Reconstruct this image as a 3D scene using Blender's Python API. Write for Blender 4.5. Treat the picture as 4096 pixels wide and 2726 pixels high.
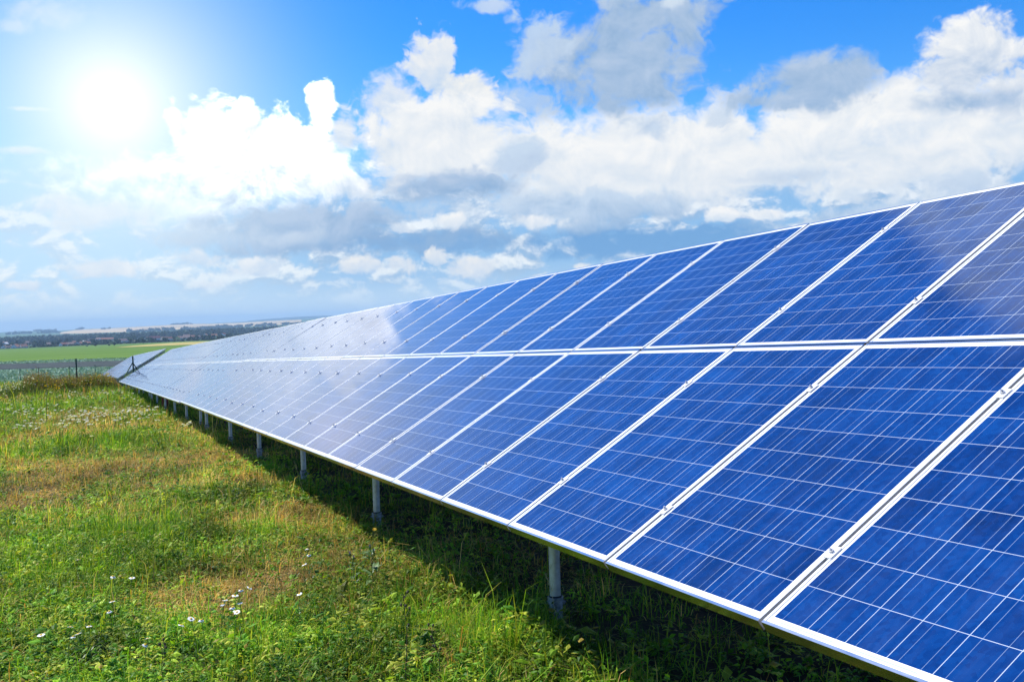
import bpy, bmesh, math, random
import numpy as np
from mathutils import Matrix, Vector
R_ = math.radians
for o in list(bpy.data.objects):
    bpy.data.objects.remove(o)
SC = bpy.context.scene
COL = SC.collection

# ------------------------------------------------------------------ camera
CAM = np.array([-1.9053, -2.5356, 0.9908])
cam_d = bpy.data.cameras.new("camera")
cam_d.sensor_width = 36.0
cam_d.lens = 35.0
cam_d.clip_start = 0.05
cam_d.clip_end = 40000
cam = bpy.data.objects.new("camera", cam_d)
COL.objects.link(cam)
RIGHT = Vector((0.91685, -0.39769, -0.03496))
DOWN = Vector((-0.04355, -0.01258, -0.99897))
FWD = Vector((0.39684, 0.91743, -0.02885))
m = Matrix.Identity(4)
for i in range(3):
    m[i][0] = RIGHT[i]; m[i][1] = -DOWN[i]; m[i][2] = -FWD[i]; m[i][3] = CAM[i]
cam.matrix_world = m
SC.camera = cam

SC.view_settings.view_transform = 'Standard'
SC.view_settings.look = 'None'
SC.view_settings.gamma = 1.0
SC.view_settings.use_curve_mapping = False
EXPO = 0.55
SC.view_settings.exposure = EXPO
SC.cycles.max_bounces = 8
SC.cycles.transparent_max_bounces = 12
SC.cycles.volume_bounces = 0

# ------------------------------------------------------------------ sun
SUN = Vector((-0.350, 0.50, 0.800)).normalized()       # ahead of the camera, high on the left
sl = bpy.data.lights.new("sun", 'SUN')
sl.energy = 5.0
sl.angle = R_(0.5)
sl.color = (1.0, 0.95, 0.87)
sun = bpy.data.objects.new("sun", sl)
sun.rotation_euler = SUN.to_track_quat('Z', 'Y').to_euler()
sun.location = (-20, -20, 40)
COL.objects.link(sun)


# ------------------------------------------------------------------ node helper
class NT:
    def __init__(s, tree):
        s.t = tree; s.n = tree.nodes; s.l = tree.links
    def node(s, typ, **kw):
        nd = s.n.new(typ)
        for k, v in kw.items(): setattr(nd, k, v)
        return nd
    def put(s, sock, v):
        if hasattr(v, 'is_output') or isinstance(v, bpy.types.NodeSocket): s.l.new(v, sock)
        elif v is not None:
            if sock.type == 'RGBA' and len(v) == 3: v = (*v, 1)
            sock.default_value = v
    def m(s, op, a, b=None, c=None, clamp=False):
        nd = s.node('ShaderNodeMath', operation=op, use_clamp=clamp)
        for i, v in enumerate((a, b, c)):
            if v is not None: s.put(nd.inputs[i], v)
        return nd.outputs[0]
    def mapr(s, v, a, b, c=0., d=1., smooth=False):
        nd = s.node('ShaderNodeMapRange')
        nd.interpolation_type = 'SMOOTHSTEP' if smooth else 'LINEAR'
        for i, x in enumerate((v, a, b, c, d)): s.put(nd.inputs[i], x)
        return nd.outputs[0]
    def mix(s, f, a, b, blend='MIX'):
        nd = s.node('ShaderNodeMix', data_type='RGBA', blend_type=blend)
        s.put(nd.inputs[0], f); s.put(nd.inputs[6], a); s.put(nd.inputs[7], b)
        return nd.outputs[2]
    def xyz(s, x, y, z=0.):
        nd = s.node('ShaderNodeCombineXYZ')
        for i, v in enumerate((x, y, z)): s.put(nd.inputs[i], v)
        return nd.outputs[0]
    def sep(s, v):
        nd = s.node('ShaderNodeSeparateXYZ'); s.put(nd.inputs[0], v); return nd.outputs
    def noise(s, vec, scale, detail=4., rough=.5, dist=0., out=0, dim='3D'):
        nd = s.node('ShaderNodeTexNoise', noise_dimensions=dim)
        if vec is not None: s.put(nd.inputs['Vector'], vec)
        nd.inputs['Scale'].default_value = scale
        nd.inputs['Detail'].default_value = detail
        nd.inputs['Roughness'].default_value = rough
        nd.inputs['Distortion'].default_value = dist
        return nd.outputs[out]
    def ramp(s, f, stops):
        nd = s.node('ShaderNodeValToRGB'); s.put(nd.inputs[0], f)
        el = nd.color_ramp.elements
        while len(el) < len(stops): el.new(.5)
        for e, (p, c) in zip(el, stops): e.position = p; e.color = (*c, 1)
        return nd.outputs[0]


# ------------------------------------------------------------------ world: Nishita sky with cumulus
wd = bpy.data.worlds.new("World")
SC.world = wd
wd.use_nodes = True
wd.cycles.sampling_method = 'MANUAL'
wd.cycles.sample_map_resolution = 512
w = NT(wd.node_tree)
for nd in list(w.n): w.n.remove(nd)
w_out = w.node('ShaderNodeOutputWorld')
SKY_STRENGTH = 0.10
sky = w.node('ShaderNodeTexSky', sky_type='NISHITA')
sky.sun_disc = False
sky.sun_elevation = math.asin(SUN.z)
sky.sun_rotation = math.atan2(SUN.x, SUN.y)
sky.air_density = 1.0; sky.dust_density = 0.3; sky.ozone_density = 2.0
geo = w.node('ShaderNodeTexCoord')
dx, dy, dz = w.sep(geo.outputs['Generated'])
AZ = w.m('MULTIPLY', w.m('ARCTAN2', dx, dy), 180 / math.pi)
EL = w.m('MULTIPLY', w.m('ARCSINE', dz), 180 / math.pi)
# clear sky: deeper and more saturated towards the zenith
sat = w.node('ShaderNodeHueSaturation'); sat.inputs['Saturation'].default_value = 1.35
w.l.new(sky.outputs[0], sat.inputs['Color'])
hz = w.mapr(EL, 1., 17., 0., 1., True)
up = w.mix(hz, (0.95, 1.05, 1.12), (0.28, 0.82, 1.28))
clear = w.mix(1.0, sat.outputs[0], up, 'MULTIPLY')
P = w.xyz(AZ, w.m('MULTIPLY', EL, 1.25), 0.0)
n_edge = w.noise(P, 0.30, 8., .60, .35, 0, '2D')
vor = w.node('ShaderNodeTexVoronoi', voronoi_dimensions='2D'); vor.feature = 'SMOOTH_F1'
vor.inputs['Scale'].default_value = .55; vor.inputs['Detail'].default_value = 3.; vor.inputs['Roughness'].default_value = .55
vor.inputs['Smoothness'].default_value = .35
warp = w.node('ShaderNodeVectorMath', operation='MULTIPLY_ADD')
w.l.new(w.noise(P, .8, 2., .5, 0., 1, '2D'), warp.inputs[0]); warp.inputs[1].default_value = (1.6, 1.6, 0); w.l.new(P, warp.inputs[2])
w.l.new(warp.outputs[0], vor.inputs['Vector'])
puff = w.m('SUBTRACT', .55, vor.outputs['Distance'])
EDGE = w.m('ADD', w.m('MULTIPLY', w.m('SUBTRACT', n_edge, .5), 1.25), w.m('MULTIPLY', puff, .42))
# relief: where the cloud thins out upwards it is lit, where it thickens upwards it is grey
n_up = w.noise(w.xyz(w.m('ADD', AZ, -.25), w.m('MULTIPLY_ADD', EL, 1.25, .75)), 0.30, 5., .58, .35, 0, '2D')
SHN = w.m('ADD', w.m('MULTIPLY', w.m('SUBTRACT', n_edge, n_up), 3.4), w.m('MULTIPLY', w.m('SUBTRACT', w.noise(w.xyz(w.m('ADD', AZ, 40.), w.m('MULTIPLY', EL, 1.6)), .42, 5., .58, .4, 0, '2D'), .5), .9))
K = 10.4 / (2 ** EXPO)                       # cloud radiance is set against the sky strength and the exposure
def cc(c): return tuple(K * x for x in c)
W_ = cc((.93, .93, .92)); WB = cc((2.4, 2.4, 2.4)); WH = cc((1.5, 1.5, 1.5)); G_ = cc((.46, .58, .76)); GD = cc((.27, .43, .66)); PB = cc((.55, .68, .84))
DB = cc((.17, .38, .69)); WM = cc((.88, .88, .86)); PG = cc((.68, .76, .85))
# low layered veil towards the horizon
LOWX = w.m('MULTIPLY', AZ, .85)
STR = w.noise(w.xyz(LOWX, w.m('MULTIPLY', EL, 1.5)), .42, 7., .58, .2, 0, '2D')
STU = w.noise(w.xyz(LOWX, w.m('MULTIPLY_ADD', EL, 1.5, .55)), .42, 5., .58, .2, 0, '2D')
veil = w.m('MULTIPLY', w.mapr(EL, 10.5, 6., 0., 1., True), w.mapr(EL, -.5, 2.0, .25, 1., True))
west_l = w.mapr(AZ, 16., 1., 0., 1., True)
low_sky = w.mix(west_l, cc((.25, .48, .80)), cc((.50, .73, .96)))
low_cl = w.mix(w.mapr(w.m('MULTIPLY', w.m('SUBTRACT', STR, STU), 1.), -.10, .13, 0., 1., True), w.mix(west_l, cc((.29, .45, .69)), cc((.52, .67, .85))), cc((.97, .97, .96)))
lowc = w.mix(w.mapr(STR, .41, .60, 0., .92, True), low_sky, low_cl)
sky_c = w.mix(w.m('MULTIPLY', veil, .9), clear, lowc)
hzn = w.mapr(EL, 3.2, .2, 0., .9, True)
sky_c = w.mix(hzn, sky_c, cc((.56, .74, .92)))
# clouds above the picture: fair weather cumulus, seen only in the glass of the panels
hi = w.noise(w.xyz(dx, dy), 3.1, 6., .55, .3, 0, '2D')
hb = w.m('EXPONENT', w.m('MULTIPLY', w.m('ADD', w.m('POWER', w.m('DIVIDE', w.m('SUBTRACT', AZ, 33.), 13.), 2.), w.m('POWER', w.m('DIVIDE', w.m('SUBTRACT', EL, 33.), 8.), 2.)), -1.))
hi = w.m('MULTIPLY_ADD', hb, .13, hi)
hia = w.m('MULTIPLY', w.m('MULTIPLY', w.mapr(hi, .55, .68, 0., .95, True), w.mapr(w.m('ABSOLUTE', w.m('SUBTRACT', AZ, 22.)), 70., 45., 0., 1., True)), w.mapr(EL, 17., 22., 0., 1., True))
sky_c = w.mix(hia, sky_c, w.mix(w.mapr(hi, .56, .75), cc((.36, .55, .80)), cc((.80, .92, 1.04))))
#CL
CLOUDS = [
    (44.48, 8.69, 13.71, 4.16, 0.55, 0.4, 1, W_, PG),
    (31.22, 8.25, 13.44, 3.96, 0.55, 0.4, 1, W_, PG),
    (46.54, 4.89, 8.82, 2.49, 1.2, 0.8, 0.9, PG, PB),
    (24.21, 6.13, 12.74, 2.21, 1.2, 0.9, 0.8, PG, PB),
    (29.92, 13.53, 6.59, 3.46, 0.8, 0.5, 1, G_, GD),
    (31.95, 15.91, 4.6, 2.69, 0.9, 0.5, 1, G_, GD),
    (25.39, 14.68, 2.6, 2.3, 1.1, 0.5, 0.9, PB, G_),
    (24.92, 11.9, 2.73, 1.42, 1.3, 0.7, 0.7, PB, G_),
    (40.78, 11.75, 4.86, 2.03, 0.75, 0.5, 1, G_, GD),
    (38.0, 10.98, 2.79, 1.03, 1.2, 0.6, 0.9, G_, GD),
    (48.51, 9.92, 5.29, 1.3, 1.0, 0.8, 1, G_, GD),
    (48.56, 12.18, 3.86, 2.44, 0.85, 0.35, 1, W_, G_),
    (45.78, 9.01, 5.31, 1.34, 1.2, 0.6, 0.9, W_, PB),
    (19.53, 13.92, 2.1, 2.55, 1.0, 0.35, 0.95, WM, PB),
    (17.0, 12.09, 2.7, 1.99, 0.9, 0.5, 0.9, WM, PB),
    (21.2, 12.25, 1.86, 2.59, 1.0, 0.4, 1, WM, PB),
    (19.61, 9.67, 6.04, 3.36, 0.6, 0.35, 1, W_, PG),
    (24.05, 8.58, 2.36, 1.69, 1.0, 0.5, 0.9, PB, G_),
    (20.02, 7.29, 6.67, 1.17, 0.9, 0.5, 0.95, G_, GD),
    (4.95, 6.47, 6.48, 1.86, 0.8, 1.0, 0.8, WH, W_),
    (9.39, 8.35, 7.69, 3.29, 0.6, 0.5, 1, WB, PB),
    (6.91, 9.96, 2.17, 2.53, 0.9, 0.35, 1, WB, PG),
    (10.63, 9.76, 2.84, 2.23, 0.9, 0.35, 1, WB, PG),
    (13.13, 11.52, 1.15, 2.1, 0.9, 0.3, 1, WB, W_),
    (12.4, 9.53, 1.92, 1.65, 0.9, 0.4, 1, WB, W_),
    (8.8, 10.91, 1.4, 1.27, 1.0, 0.3, 1, WB, WM),
    (14.25, 10.46, 1.45, 1.89, 1.1, 0.5, 0.95, W_, PB),
    (-2.08, 11.21, 1.21, 0.17, 1.4, 0.8, 0.7, W_, PG),
    (-2.18, 9.16, 1.42, 0.31, 1.4, 0.8, 0.8, W_, PG),
    (5.17, 10.38, 0.72, 1.82, 1.2, 0.4, 0.9, WB, W_),
    (2.81, 8.06, 4.79, 2.28, 1.0, 0.9, 0.9, WB, W_),
    (14.36, 7.36, 4.84, 1.45, 1.2, 0.8, 0.8, W_, PB),
    (11.62, 5.11, 8.31, 2.22, 0.8, 0.5, 1, G_, GD),
    (19.16, 4.17, 8.37, 1.18, 0.9, 0.5, 0.9, GD, DB),
    (33.03, 3.65, 11.5, 1.51, 0.8, 0.5, 1, DB, DB),
    (27.93, 5.69, 8.36, 1.42, 0.9, 0.5, 0.85, PB, GD),
    (43.51, 4.29, 8.32, 1.21, 0.9, 0.5, 0.75, PB, GD),
    (39.98, 6.99, 5.25, 0.75, 1.2, 0.8, 0.6, PB, G_),
    (47.61, 5.93, 3.73, 0.89, 1.1, 0.8, 0.6, PB, G_),
    (1.21, 6.0, 5.12, 1.37, 1.0, 0.7, 1, W_, PG),
    (6.69, 4.7, 9.54, 0.95, 1.2, 1.0, 0.6, PG, PB),
    (1.52, 3.13, 2.47, 0.83, 0.9, 0.4, 1, W_, PB),
    (5.5, 3.53, 1.82, 0.66, 1.4, 0.6, 0.9, W_, PB),
    (9.4, 2.98, 2.02, 0.72, 1.4, 0.6, 0.9, W_, PB),
    (14.68, 2.92, 1.97, 0.79, 1.26, 0.48, 1, WM, PB),
    (17.13, 3.02, 1.41, 0.84, 1.4, 0.48, 1, WM, PB),
    (21.34, 2.64, 2.24, 0.84, 0.9, 0.4, 1, WM, PB),
    (19.25, 3.2, 1.14, 0.69, 1.68, 0.48, 1, WM, PB),
    (17.45, 4.91, 1.7, 0.49, 1.4, 0.48, 0.9, W_, PB),
    (19.95, 5.38, 1.48, 0.69, 1.26, 0.48, 1, W_, PB),
    (24.93, 5.12, 2.24, 0.64, 1.1, 0.5, 0.9, W_, PB),
    (35.35, 5.01, 1.43, 0.58, 1.12, 0.42, 1, W_, PB),
    (38.19, 4.93, 1.66, 0.57, 1.12, 0.42, 1, W_, PB),
    (27.45, 2.5, 0.97, 0.3, 1.12, 0.6, 0.9, WM, WM),
    (-2.68, 2.29, 1.39, 0.36, 1.54, 0.6, 0.8, W_, PB),
    (6.58, 2.08, 1.84, 0.33, 1.54, 0.72, 0.7, W_, PB),
    (31.52, 10.1, 2.31, 1.09, 1.5, 0.8, 0.85, PB, G_),
    (35.39, 10.32, 1.43, 0.84, 1.6, 0.8, 0.7, PB, G_),
    (-0.94, 16.04, 2.57, 1.25, 1.0, 0.9, 0.7, PG, PG),
    (-2.5, 15.14, 1.4, 0.52, 1.0, 0.9, 0.6, PG, PG),
    (22.37, 16.95, 2.1, 0.58, 1.3, 0.6, 0.8, PG, PB),
    (32.94, 16.61, 1.08, 0.58, 1.0, 0.6, 0.9, PG, PB),
]
# the bright veiled sun low over the valley
VS = (math.sin(R_(2.1)) * math.cos(R_(11.6)), math.cos(R_(2.1)) * math.cos(R_(11.6)), math.sin(R_(11.6)))
dot = w.node('ShaderNodeVectorMath', operation='DOT_PRODUCT')
w.l.new(geo.outputs['Generated'], dot.inputs[0]); dot.inputs[1].default_value = VS
ang = w.m('MULTIPLY', w.m('ARCCOSINE', w.m('MINIMUM', dot.outputs['Value'], 1.)), 180 / math.pi)
g1 = w.m('EXPONENT', w.m('MULTIPLY', w.m('POWER', w.m('DIVIDE', ang, 2.9), 1.35), -1.))
g2 = w.m('MULTIPLY', w.m('EXPONENT', w.m('MULTIPLY', w.m('POWER', w.m('DIVIDE', ang, 7.8), 2.), -1.)), .80)
PV = w.xyz(AZ, EL)
SH0 = w.m('MULTIPLY', SHN, .62)


def backdrop(c):
    b = w.node('ShaderNodeBackground'); b.inputs[1].default_value = SKY_STRENGTH
    c = w.mix(g2, c, cc((.70, .88, 1.0)))
    c = w.mix(g1, c, cc((1.25, 1.27, 1.3)))
    w.l.new(c, b.inputs[0])
    return b.outputs[0]


def cloud_column(lo, hi):
    c = sky_c
    for (a0, e0, ra, re, k, soft, op, ct, cb) in CLOUDS:
        if a0 + 1.9 * ra < lo or a0 - 1.9 * ra > hi: continue
        v = w.node('ShaderNodeVectorMath', operation='MULTIPLY_ADD')
        w.l.new(PV, v.inputs[0]); v.inputs[1].default_value = (1 / ra, 1 / re, 0); v.inputs[2].default_value = (-a0 / ra, -e0 / re, 0)
        ln = w.node('ShaderNodeVectorMath', operation='LENGTH'); w.l.new(v.outputs[0], ln.inputs[0])
        d = w.m('SUBTRACT', w.m('MULTIPLY', EDGE, k), ln.outputs['Value'])
        al = w.mapr(d, -1., soft - 1., 0., op, True)
        sh = w.m('ADD', SH0, w.m('MULTIPLY_ADD', EL, .42 / re, .58 - .42 * e0 / re), None, True)
        c = w.mix(al, c, w.mix(sh, cb, ct))
    return backdrop(c)


def split(f, a, b):
    x = w.node('ShaderNodeMixShader'); w.put(x.inputs[0], f); w.l.new(a, x.inputs[1]); w.l.new(b, x.inputs[2])
    return x.outputs[0]


east = split(w.m('GREATER_THAN', AZ, 33.), cloud_column(21, 33), cloud_column(33, 75))
west = split(w.m('GREATER_THAN', AZ, 9.), cloud_column(-30, 9), cloud_column(9, 21))
window = w.m('MULTIPLY', w.m('MULTIPLY', w.m('GREATER_THAN', EL, -1.), w.m('LESS_THAN', EL, 24.)), w.m('MULTIPLY', w.m('GREATER_THAN', AZ, -30.), w.m('LESS_THAN', AZ, 75.)))
w.l.new(split(window, backdrop(sky_c), split(w.m('GREATER_THAN', AZ, 21.), west, east)), w_out.inputs[0])


# ------------------------------------------------------------------ object helpers
def tag(o, label=None, cat=None, group=None, kind=None):
    if label: o['label'] = label
    if cat: o['category'] = cat
    if group: o['group'] = group
    if kind: o['kind'] = kind
    return o


def empty(name, loc=(0, 0, 0), rz=0.):
    o = bpy.data.objects.new(name, None)
    o.location = loc; o.rotation_euler = (0, 0, rz); o.empty_display_size = .3
    COL.objects.link(o)
    return o


def link(name, me, parent=None, loc=None):
    o = bpy.data.objects.new(name, me)
    COL.objects.link(o)
    if parent is not None: o.parent = parent
    if loc is not None: o.location = loc
    return o


class MB:
    """collects simple solids and builds them as ONE mesh"""
    def __init__(s): s.v = []; s.f = []; s.mi = []
    def add(s, v, f, mi=0):
        b = len(s.v); s.v += [tuple(p) for p in v]
        s.f += [tuple(i + b for i in q) for q in f]; s.mi += [mi] * len(f)
    def box(s, a, b, mi=0):
        (x0, y0, z0), (x1, y1, z1) = a, b
        s.add([(x0, y0, z0), (x1, y0, z0), (x1, y1, z0), (x0, y1, z0), (x0, y0, z1), (x1, y0, z1), (x1, y1, z1), (x0, y1, z1)],
              [(3, 2, 1, 0), (4, 5, 6, 7), (0, 1, 5, 4), (1, 2, 6, 5), (2, 3, 7, 6), (3, 0, 4, 7)], mi)
    def tube(s, a, b, r, r2=None, n=14, mi=0, cap=True):
        a = Vector(a); b = Vector(b); d = (b - a).normalized()
        u = d.orthogonal().normalized(); v = d.cross(u); r2 = r if r2 is None else r2
        pts = [a + (u * math.cos(t) + v * math.sin(t)) * r for t in (2 * math.pi * i / n for i in range(n))]
        pts += [b + (u * math.cos(t) + v * math.sin(t)) * r2 for t in (2 * math.pi * i / n for i in range(n))]
        f = [(i, (i + 1) % n, n + (i + 1) % n, n + i) for i in range(n)]
        if cap: f += [tuple(range(n))[::-1], tuple(range(n, 2 * n))]
        s.add(pts, f, mi)
    def mesh(s, name, mats, smooth=False, bevel=0.):
        me = bpy.data.meshes.new(name)
        me.from_pydata(s.v, [], s.f)
        for x in (mats if isinstance(mats, (list, tuple)) else [mats]): me.materials.append(x)
        me.polygons.foreach_set('material_index', s.mi)
        if bevel:
            bm = bmesh.new(); bm.from_mesh(me)
            bmesh.ops.remove_doubles(bm, verts=bm.verts, dist=1e-6)
            bmesh.ops.bevel(bm, geom=bm.edges[:], offset=bevel, segments=1, affect='EDGES')
            bm.to_mesh(me); bm.free()
        if smooth:
            me.polygons.foreach_set('use_smooth', [True] * len(me.polygons))
            try: me.set_sharp_from_angle(angle=R_(40))
            except Exception: pass
        me.update()
        return me


def material(name, rough=.5, metal=0., spec=.5, color=(.5, .5, .5)):
    mt = bpy.data.materials.new(name); mt.use_nodes = True
    n = NT(mt.node_tree); b = n.n['Principled BSDF']
    b.inputs['Roughness'].default_value = rough; b.inputs['Metallic'].default_value = metal
    b.inputs['Specular IOR Level'].default_value = spec; b.inputs['Base Color'].default_value = (*color, 1)
    return mt, n, b


def noisy(name, c0, c1, scale, rough=.6, metal=0., detail=5., bump=0., spec=.4, lo=.35, hi=.65, stretch=(1, 1, 1)):
    mt, n, b = material(name, rough, metal, spec)
    tc = n.node('ShaderNodeTexCoord'); mp = n.node('ShaderNodeMapping'); mp.inputs['Scale'].default_value = stretch
    n.l.new(tc.outputs['Object'], mp.inputs[0])
    f = n.noise(mp.outputs[0], scale, detail, .6)
    n.l.new(n.ramp(f, [(lo, c0), (hi, c1)]), b.inputs['Base Color'])
    n.l.new(n.mapr(f, .3, .7, rough - .08, rough + .1), b.inputs['Roughness'])
    if bump:
        bp = n.node('ShaderNodeBump'); bp.inputs['Strength'].default_value = bump; bp.inputs['Distance'].default_value = .01
        n.l.new(f, bp.inputs['Height']); n.l.new(bp.outputs[0], b.inputs['Normal'])
    return mt


# module size: 6 x 10 cells of 156 mm
MW, ML, MT = .992, 1.642, .040
PITCH, ROWP = 1.010, 1.650
CP = .1570


def cell_material():
    mt, n, b = material('solar_cells', .55, 0., 0.)
    uv = n.node('ShaderNodeUVMap'); u, v, _ = n.sep(uv.outputs[0])          # metres across / along the module
    info = n.node('ShaderNodeObjectInfo').outputs['Random']
    m0, m1 = .0275, (ML - 10 * CP) / 2
    a = n.m('DIVIDE', n.m('SUBTRACT', u, m0), CP); c = n.m('DIVIDE', n.m('SUBTRACT', v, m1), CP)
    fa = n.m('FRACT', a); fc = n.m('FRACT', c)
    ia = n.m('FLOOR', a); ic = n.m('FLOOR', c)
    g = .0078                                                             # half the gap, in cells
    def inside(x, lo, hi): return n.m('MULTIPLY', n.m('GREATER_THAN', x, lo), n.m('LESS_THAN', x, hi))
    cell = n.m('MULTIPLY', n.m('MULTIPLY', inside(fa, g, 1 - g), inside(fc, g * .9, 1 - g * .9)),
               n.m('MULTIPLY', inside(a, 0., 6.), inside(c, 0., 10.)))
    bus = n.m('LESS_THAN', n.m('ABSOLUTE', n.m('SUBTRACT', n.m('PINGPONG', fa, .5), .25)), .0056)
    wn = n.node('ShaderNodeTexWhiteNoise', noise_dimensions='4D')
    n.l.new(n.xyz(ia, ic, 0.), wn.inputs['Vector']); n.l.new(n.m('MULTIPLY', info, 91.7), wn.inputs['W'])
    pv = n.xyz(u, v, n.m('MULTIPLY', info, 37.))
    cloud = n.noise(pv, 3.2, 4., .6, .8)
    vo = n.node('ShaderNodeTexVoronoi'); vo.inputs['Scale'].default_value = 55.
    n.l.new(pv, vo.inputs['Vector'])
    grain = n.sep(vo.outputs['Color'])[0]
    t = n.m('ADD', n.m('ADD', n.m('MULTIPLY', wn.outputs['Value'], .20), n.m('MULTIPLY', cloud, .80)), n.m('MULTIPLY', grain, .20))
    blue = n.ramp(t, [(.25, (.0012, .0135, .078)), (.55, (.0014, .026, .140)), (.85, (.0030, .046, .205)), (1., (.008, .070, .26))])
    # bus bars
    blue = n.mix(n.m('MULTIPLY', bus, .40), blue, (.40, .52, .68))
    # backsheet with the grey string ribbons at both ends
    a2 = n.m('MULTIPLY', n.m('FRACT', n.m('MULTIPLY', a, .5)), 2.)
    vm = n.m('MINIMUM', v, n.m('SUBTRACT', ML, v))
    rib = n.m('MULTIPLY', n.m('MULTIPLY', inside(a2, .24, 1.76), inside(vm, .0215, .0265)), inside(a, 0., 6.))
    white = n.mix(rib, (.80, .80, .79), (.42, .47, .53))
    dirt = n.m('MULTIPLY', n.mapr(vm, .026, .011, 0., .28), n.mapr(n.noise(pv, 9., 3.), .45, .7))
    white = n.mix(dirt, white, (.55, .47, .36))
    area = n.m('MULTIPLY', inside(a, .01, 5.99), inside(c, .01, 9.99))
    white = n.mix(area, white, (.44, .50, .58))
    col = n.mix(cell, white, blue)
    streak = n.noise(n.xyz(n.m('MULTIPLY', u, 9.), n.m('MULTIPLY', v, .8), n.m('MULTIPLY', info, 23.)), 3., 4., .6)
    grime = n.m('MULTIPLY', n.mapr(streak, .42, .75, 0., .03), n.mapr(v, 1.2, 0., .35, 1.))
    col = n.mix(grime, col, (.42, .42, .40))
    n.l.new(col, b.inputs['Base Color'])
    b.inputs['Coat Weight'].default_value = 1.0
    b.inputs['Coat IOR'].default_value = 1.52
    b.inputs['Sheen Weight'].default_value = .12            # fine dust, seen only at a glancing angle
    b.inputs['Sheen Roughness'].default_value = .35
    dust = n.noise(n.xyz(u, n.m('MULTIPLY', v, .5), n.m('MULTIPLY', info, 11.)), 5., 4., .6)
    n.l.new(n.mapr(dust, .35, .7, .045, .09), b.inputs['Coat Roughness'])
    bp = n.node('ShaderNodeBump'); bp.inputs['Strength'].default_value = .035; bp.inputs['Distance'].default_value = .004
    n.l.new(n.noise(pv, 2.2, 2., .5), bp.inputs['Height']); n.l.new(bp.outputs[0], b.inputs['Coat Normal'])
    return mt


M = {}
M['cells'] = cell_material()
M['back'] = noisy('white_backsheet', (.55, .55, .54), (.66, .66, .65), 8, .6)
M['alu'] = noisy('anodised_aluminium', (.80, .81, .82), (.87, .87, .87), 9., .28, .35, stretch=(1, .2, 1))
M['lip'] = noisy('bright_aluminium_lip', (.66, .68, .70), (.76, .77, .78), 9., .18, .95, stretch=(1, .2, 1))
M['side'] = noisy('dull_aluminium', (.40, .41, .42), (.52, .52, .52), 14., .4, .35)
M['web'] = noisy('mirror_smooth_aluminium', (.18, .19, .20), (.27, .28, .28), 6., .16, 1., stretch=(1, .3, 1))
M['clamp'] = noisy('clamp_aluminium', (.80, .81, .82), (.88, .88, .88), 40., .34, .25)
M['bolt'] = noisy('stainless_bolt', (.62, .61, .59), (.80, .79, .77), 90., .28, .9)
M['steel'] = noisy('galvanised_steel', (.40, .42, .42), (.60, .62, .61), 22., .46, .75, bump=.08)
M['sleeve'] = noisy('weathered_zinc', (.14, .15, .16), (.42, .44, .46), 30., .55, .6, bump=.3)
M['rubber'] = noisy('black_tape', (.012, .012, .012), (.03, .03, .03), 30, .6)
M['rail'] = noisy('rail_aluminium', (.50, .51, .52), (.65, .66, .66), 14., .4, .8)
M['fence'] = noisy('green_fence_paint', (.008, .055, .033), (.014, .080, .048), 12., .38)
M['wire'] = noisy('green_coated_wire', (.045, .11, .075), (.07, .15, .10), 12., .45)
M['conduit'] = noisy('red_brown_conduit', (.16, .022, .012), (.27, .045, .02), 20., .5)

# ------------------------------------------------------------------ terrain
ZP = [(-400, 9.0), (-100, 2.75), (0, -.70), (60, -2.775), (100, -4.16), (125, -5.30), (150, -6.30), (176, -6.48), (262, -6.52),
      (400, -8.40), (700, -12.6), (1150, -19.0), (1300, -20.2), (1700, -22.0), (2100, -26.0), (3200, -27.0)]
zx = np.array([p[0] for p in ZP], float); zz = np.array([p[1] for p in ZP])


def _smooth(t): return t * t * (3 - 2 * t)


def vnoise(x, y, seed=0):
    """value noise, numpy, 0..1"""
    xi = np.floor(x).astype(np.int64); yi = np.floor(y).astype(np.int64)
    fx = _smooth(x - xi); fy = _smooth(y - yi)
    def h(a, b):
        n_ = (a * 374761393 + b * 668265263 + seed * 974634777) & 0x7fffffff
        n_ = ((n_ ^ (n_ >> 13)) * 1274126177) & 0x7fffffff
        return ((n_ ^ (n_ >> 16)) & 0xffff) / 65535.
    return (h(xi, yi) * (1 - fx) + h(xi + 1, yi) * fx) * (1 - fy) + (h(xi, yi + 1) * (1 - fx) + h(xi + 1, yi + 1) * fx) * fy


def fbm(x, y, seed=0, oct=4):
    s = 0.; a = .5; t = 0.
    for i in range(oct):
        s = s + a * vnoise(x * 2 ** i, y * 2 ** i, seed + 7 * i); t += a; a *= .5
    return s / t


SKYLINE = np.array([(-180, .2), (-30, .1), (-6, -.10), (-3.8, -.13), (-2.4, -.11), (-1, -.14), (0, -.10), (1.2, -.10), (2.2, -.085), (3.5, -.06), (4.7, -.025),
                    (5.8, -.02), (6.7, -.05), (8.2, -.05), (10, 0.), (14, .05), (30, .1), (180, .2)])


FAR0, FARK = 262., 1.83                     # beyond the vegetable field the land opens out


def far(r): return np.where(np.asarray(r) > FAR0, FAR0 + (np.asarray(r, float) - FAR0) * FARK, r)


def H(x, y):
    x = np.asarray(x, float); y = np.asarray(y, float)
    rt = np.hypot(x + 1.9, y + 2.54)
    ro = np.where(rt > FAR0, FAR0 + (rt - FAR0) / FARK, rt)
    k = rt / np.maximum(ro, 1e-6)
    return .99 - (.99 - H0((x + 1.9) / k - 1.9, (y + 2.54) / k - 2.54)) * k


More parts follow.
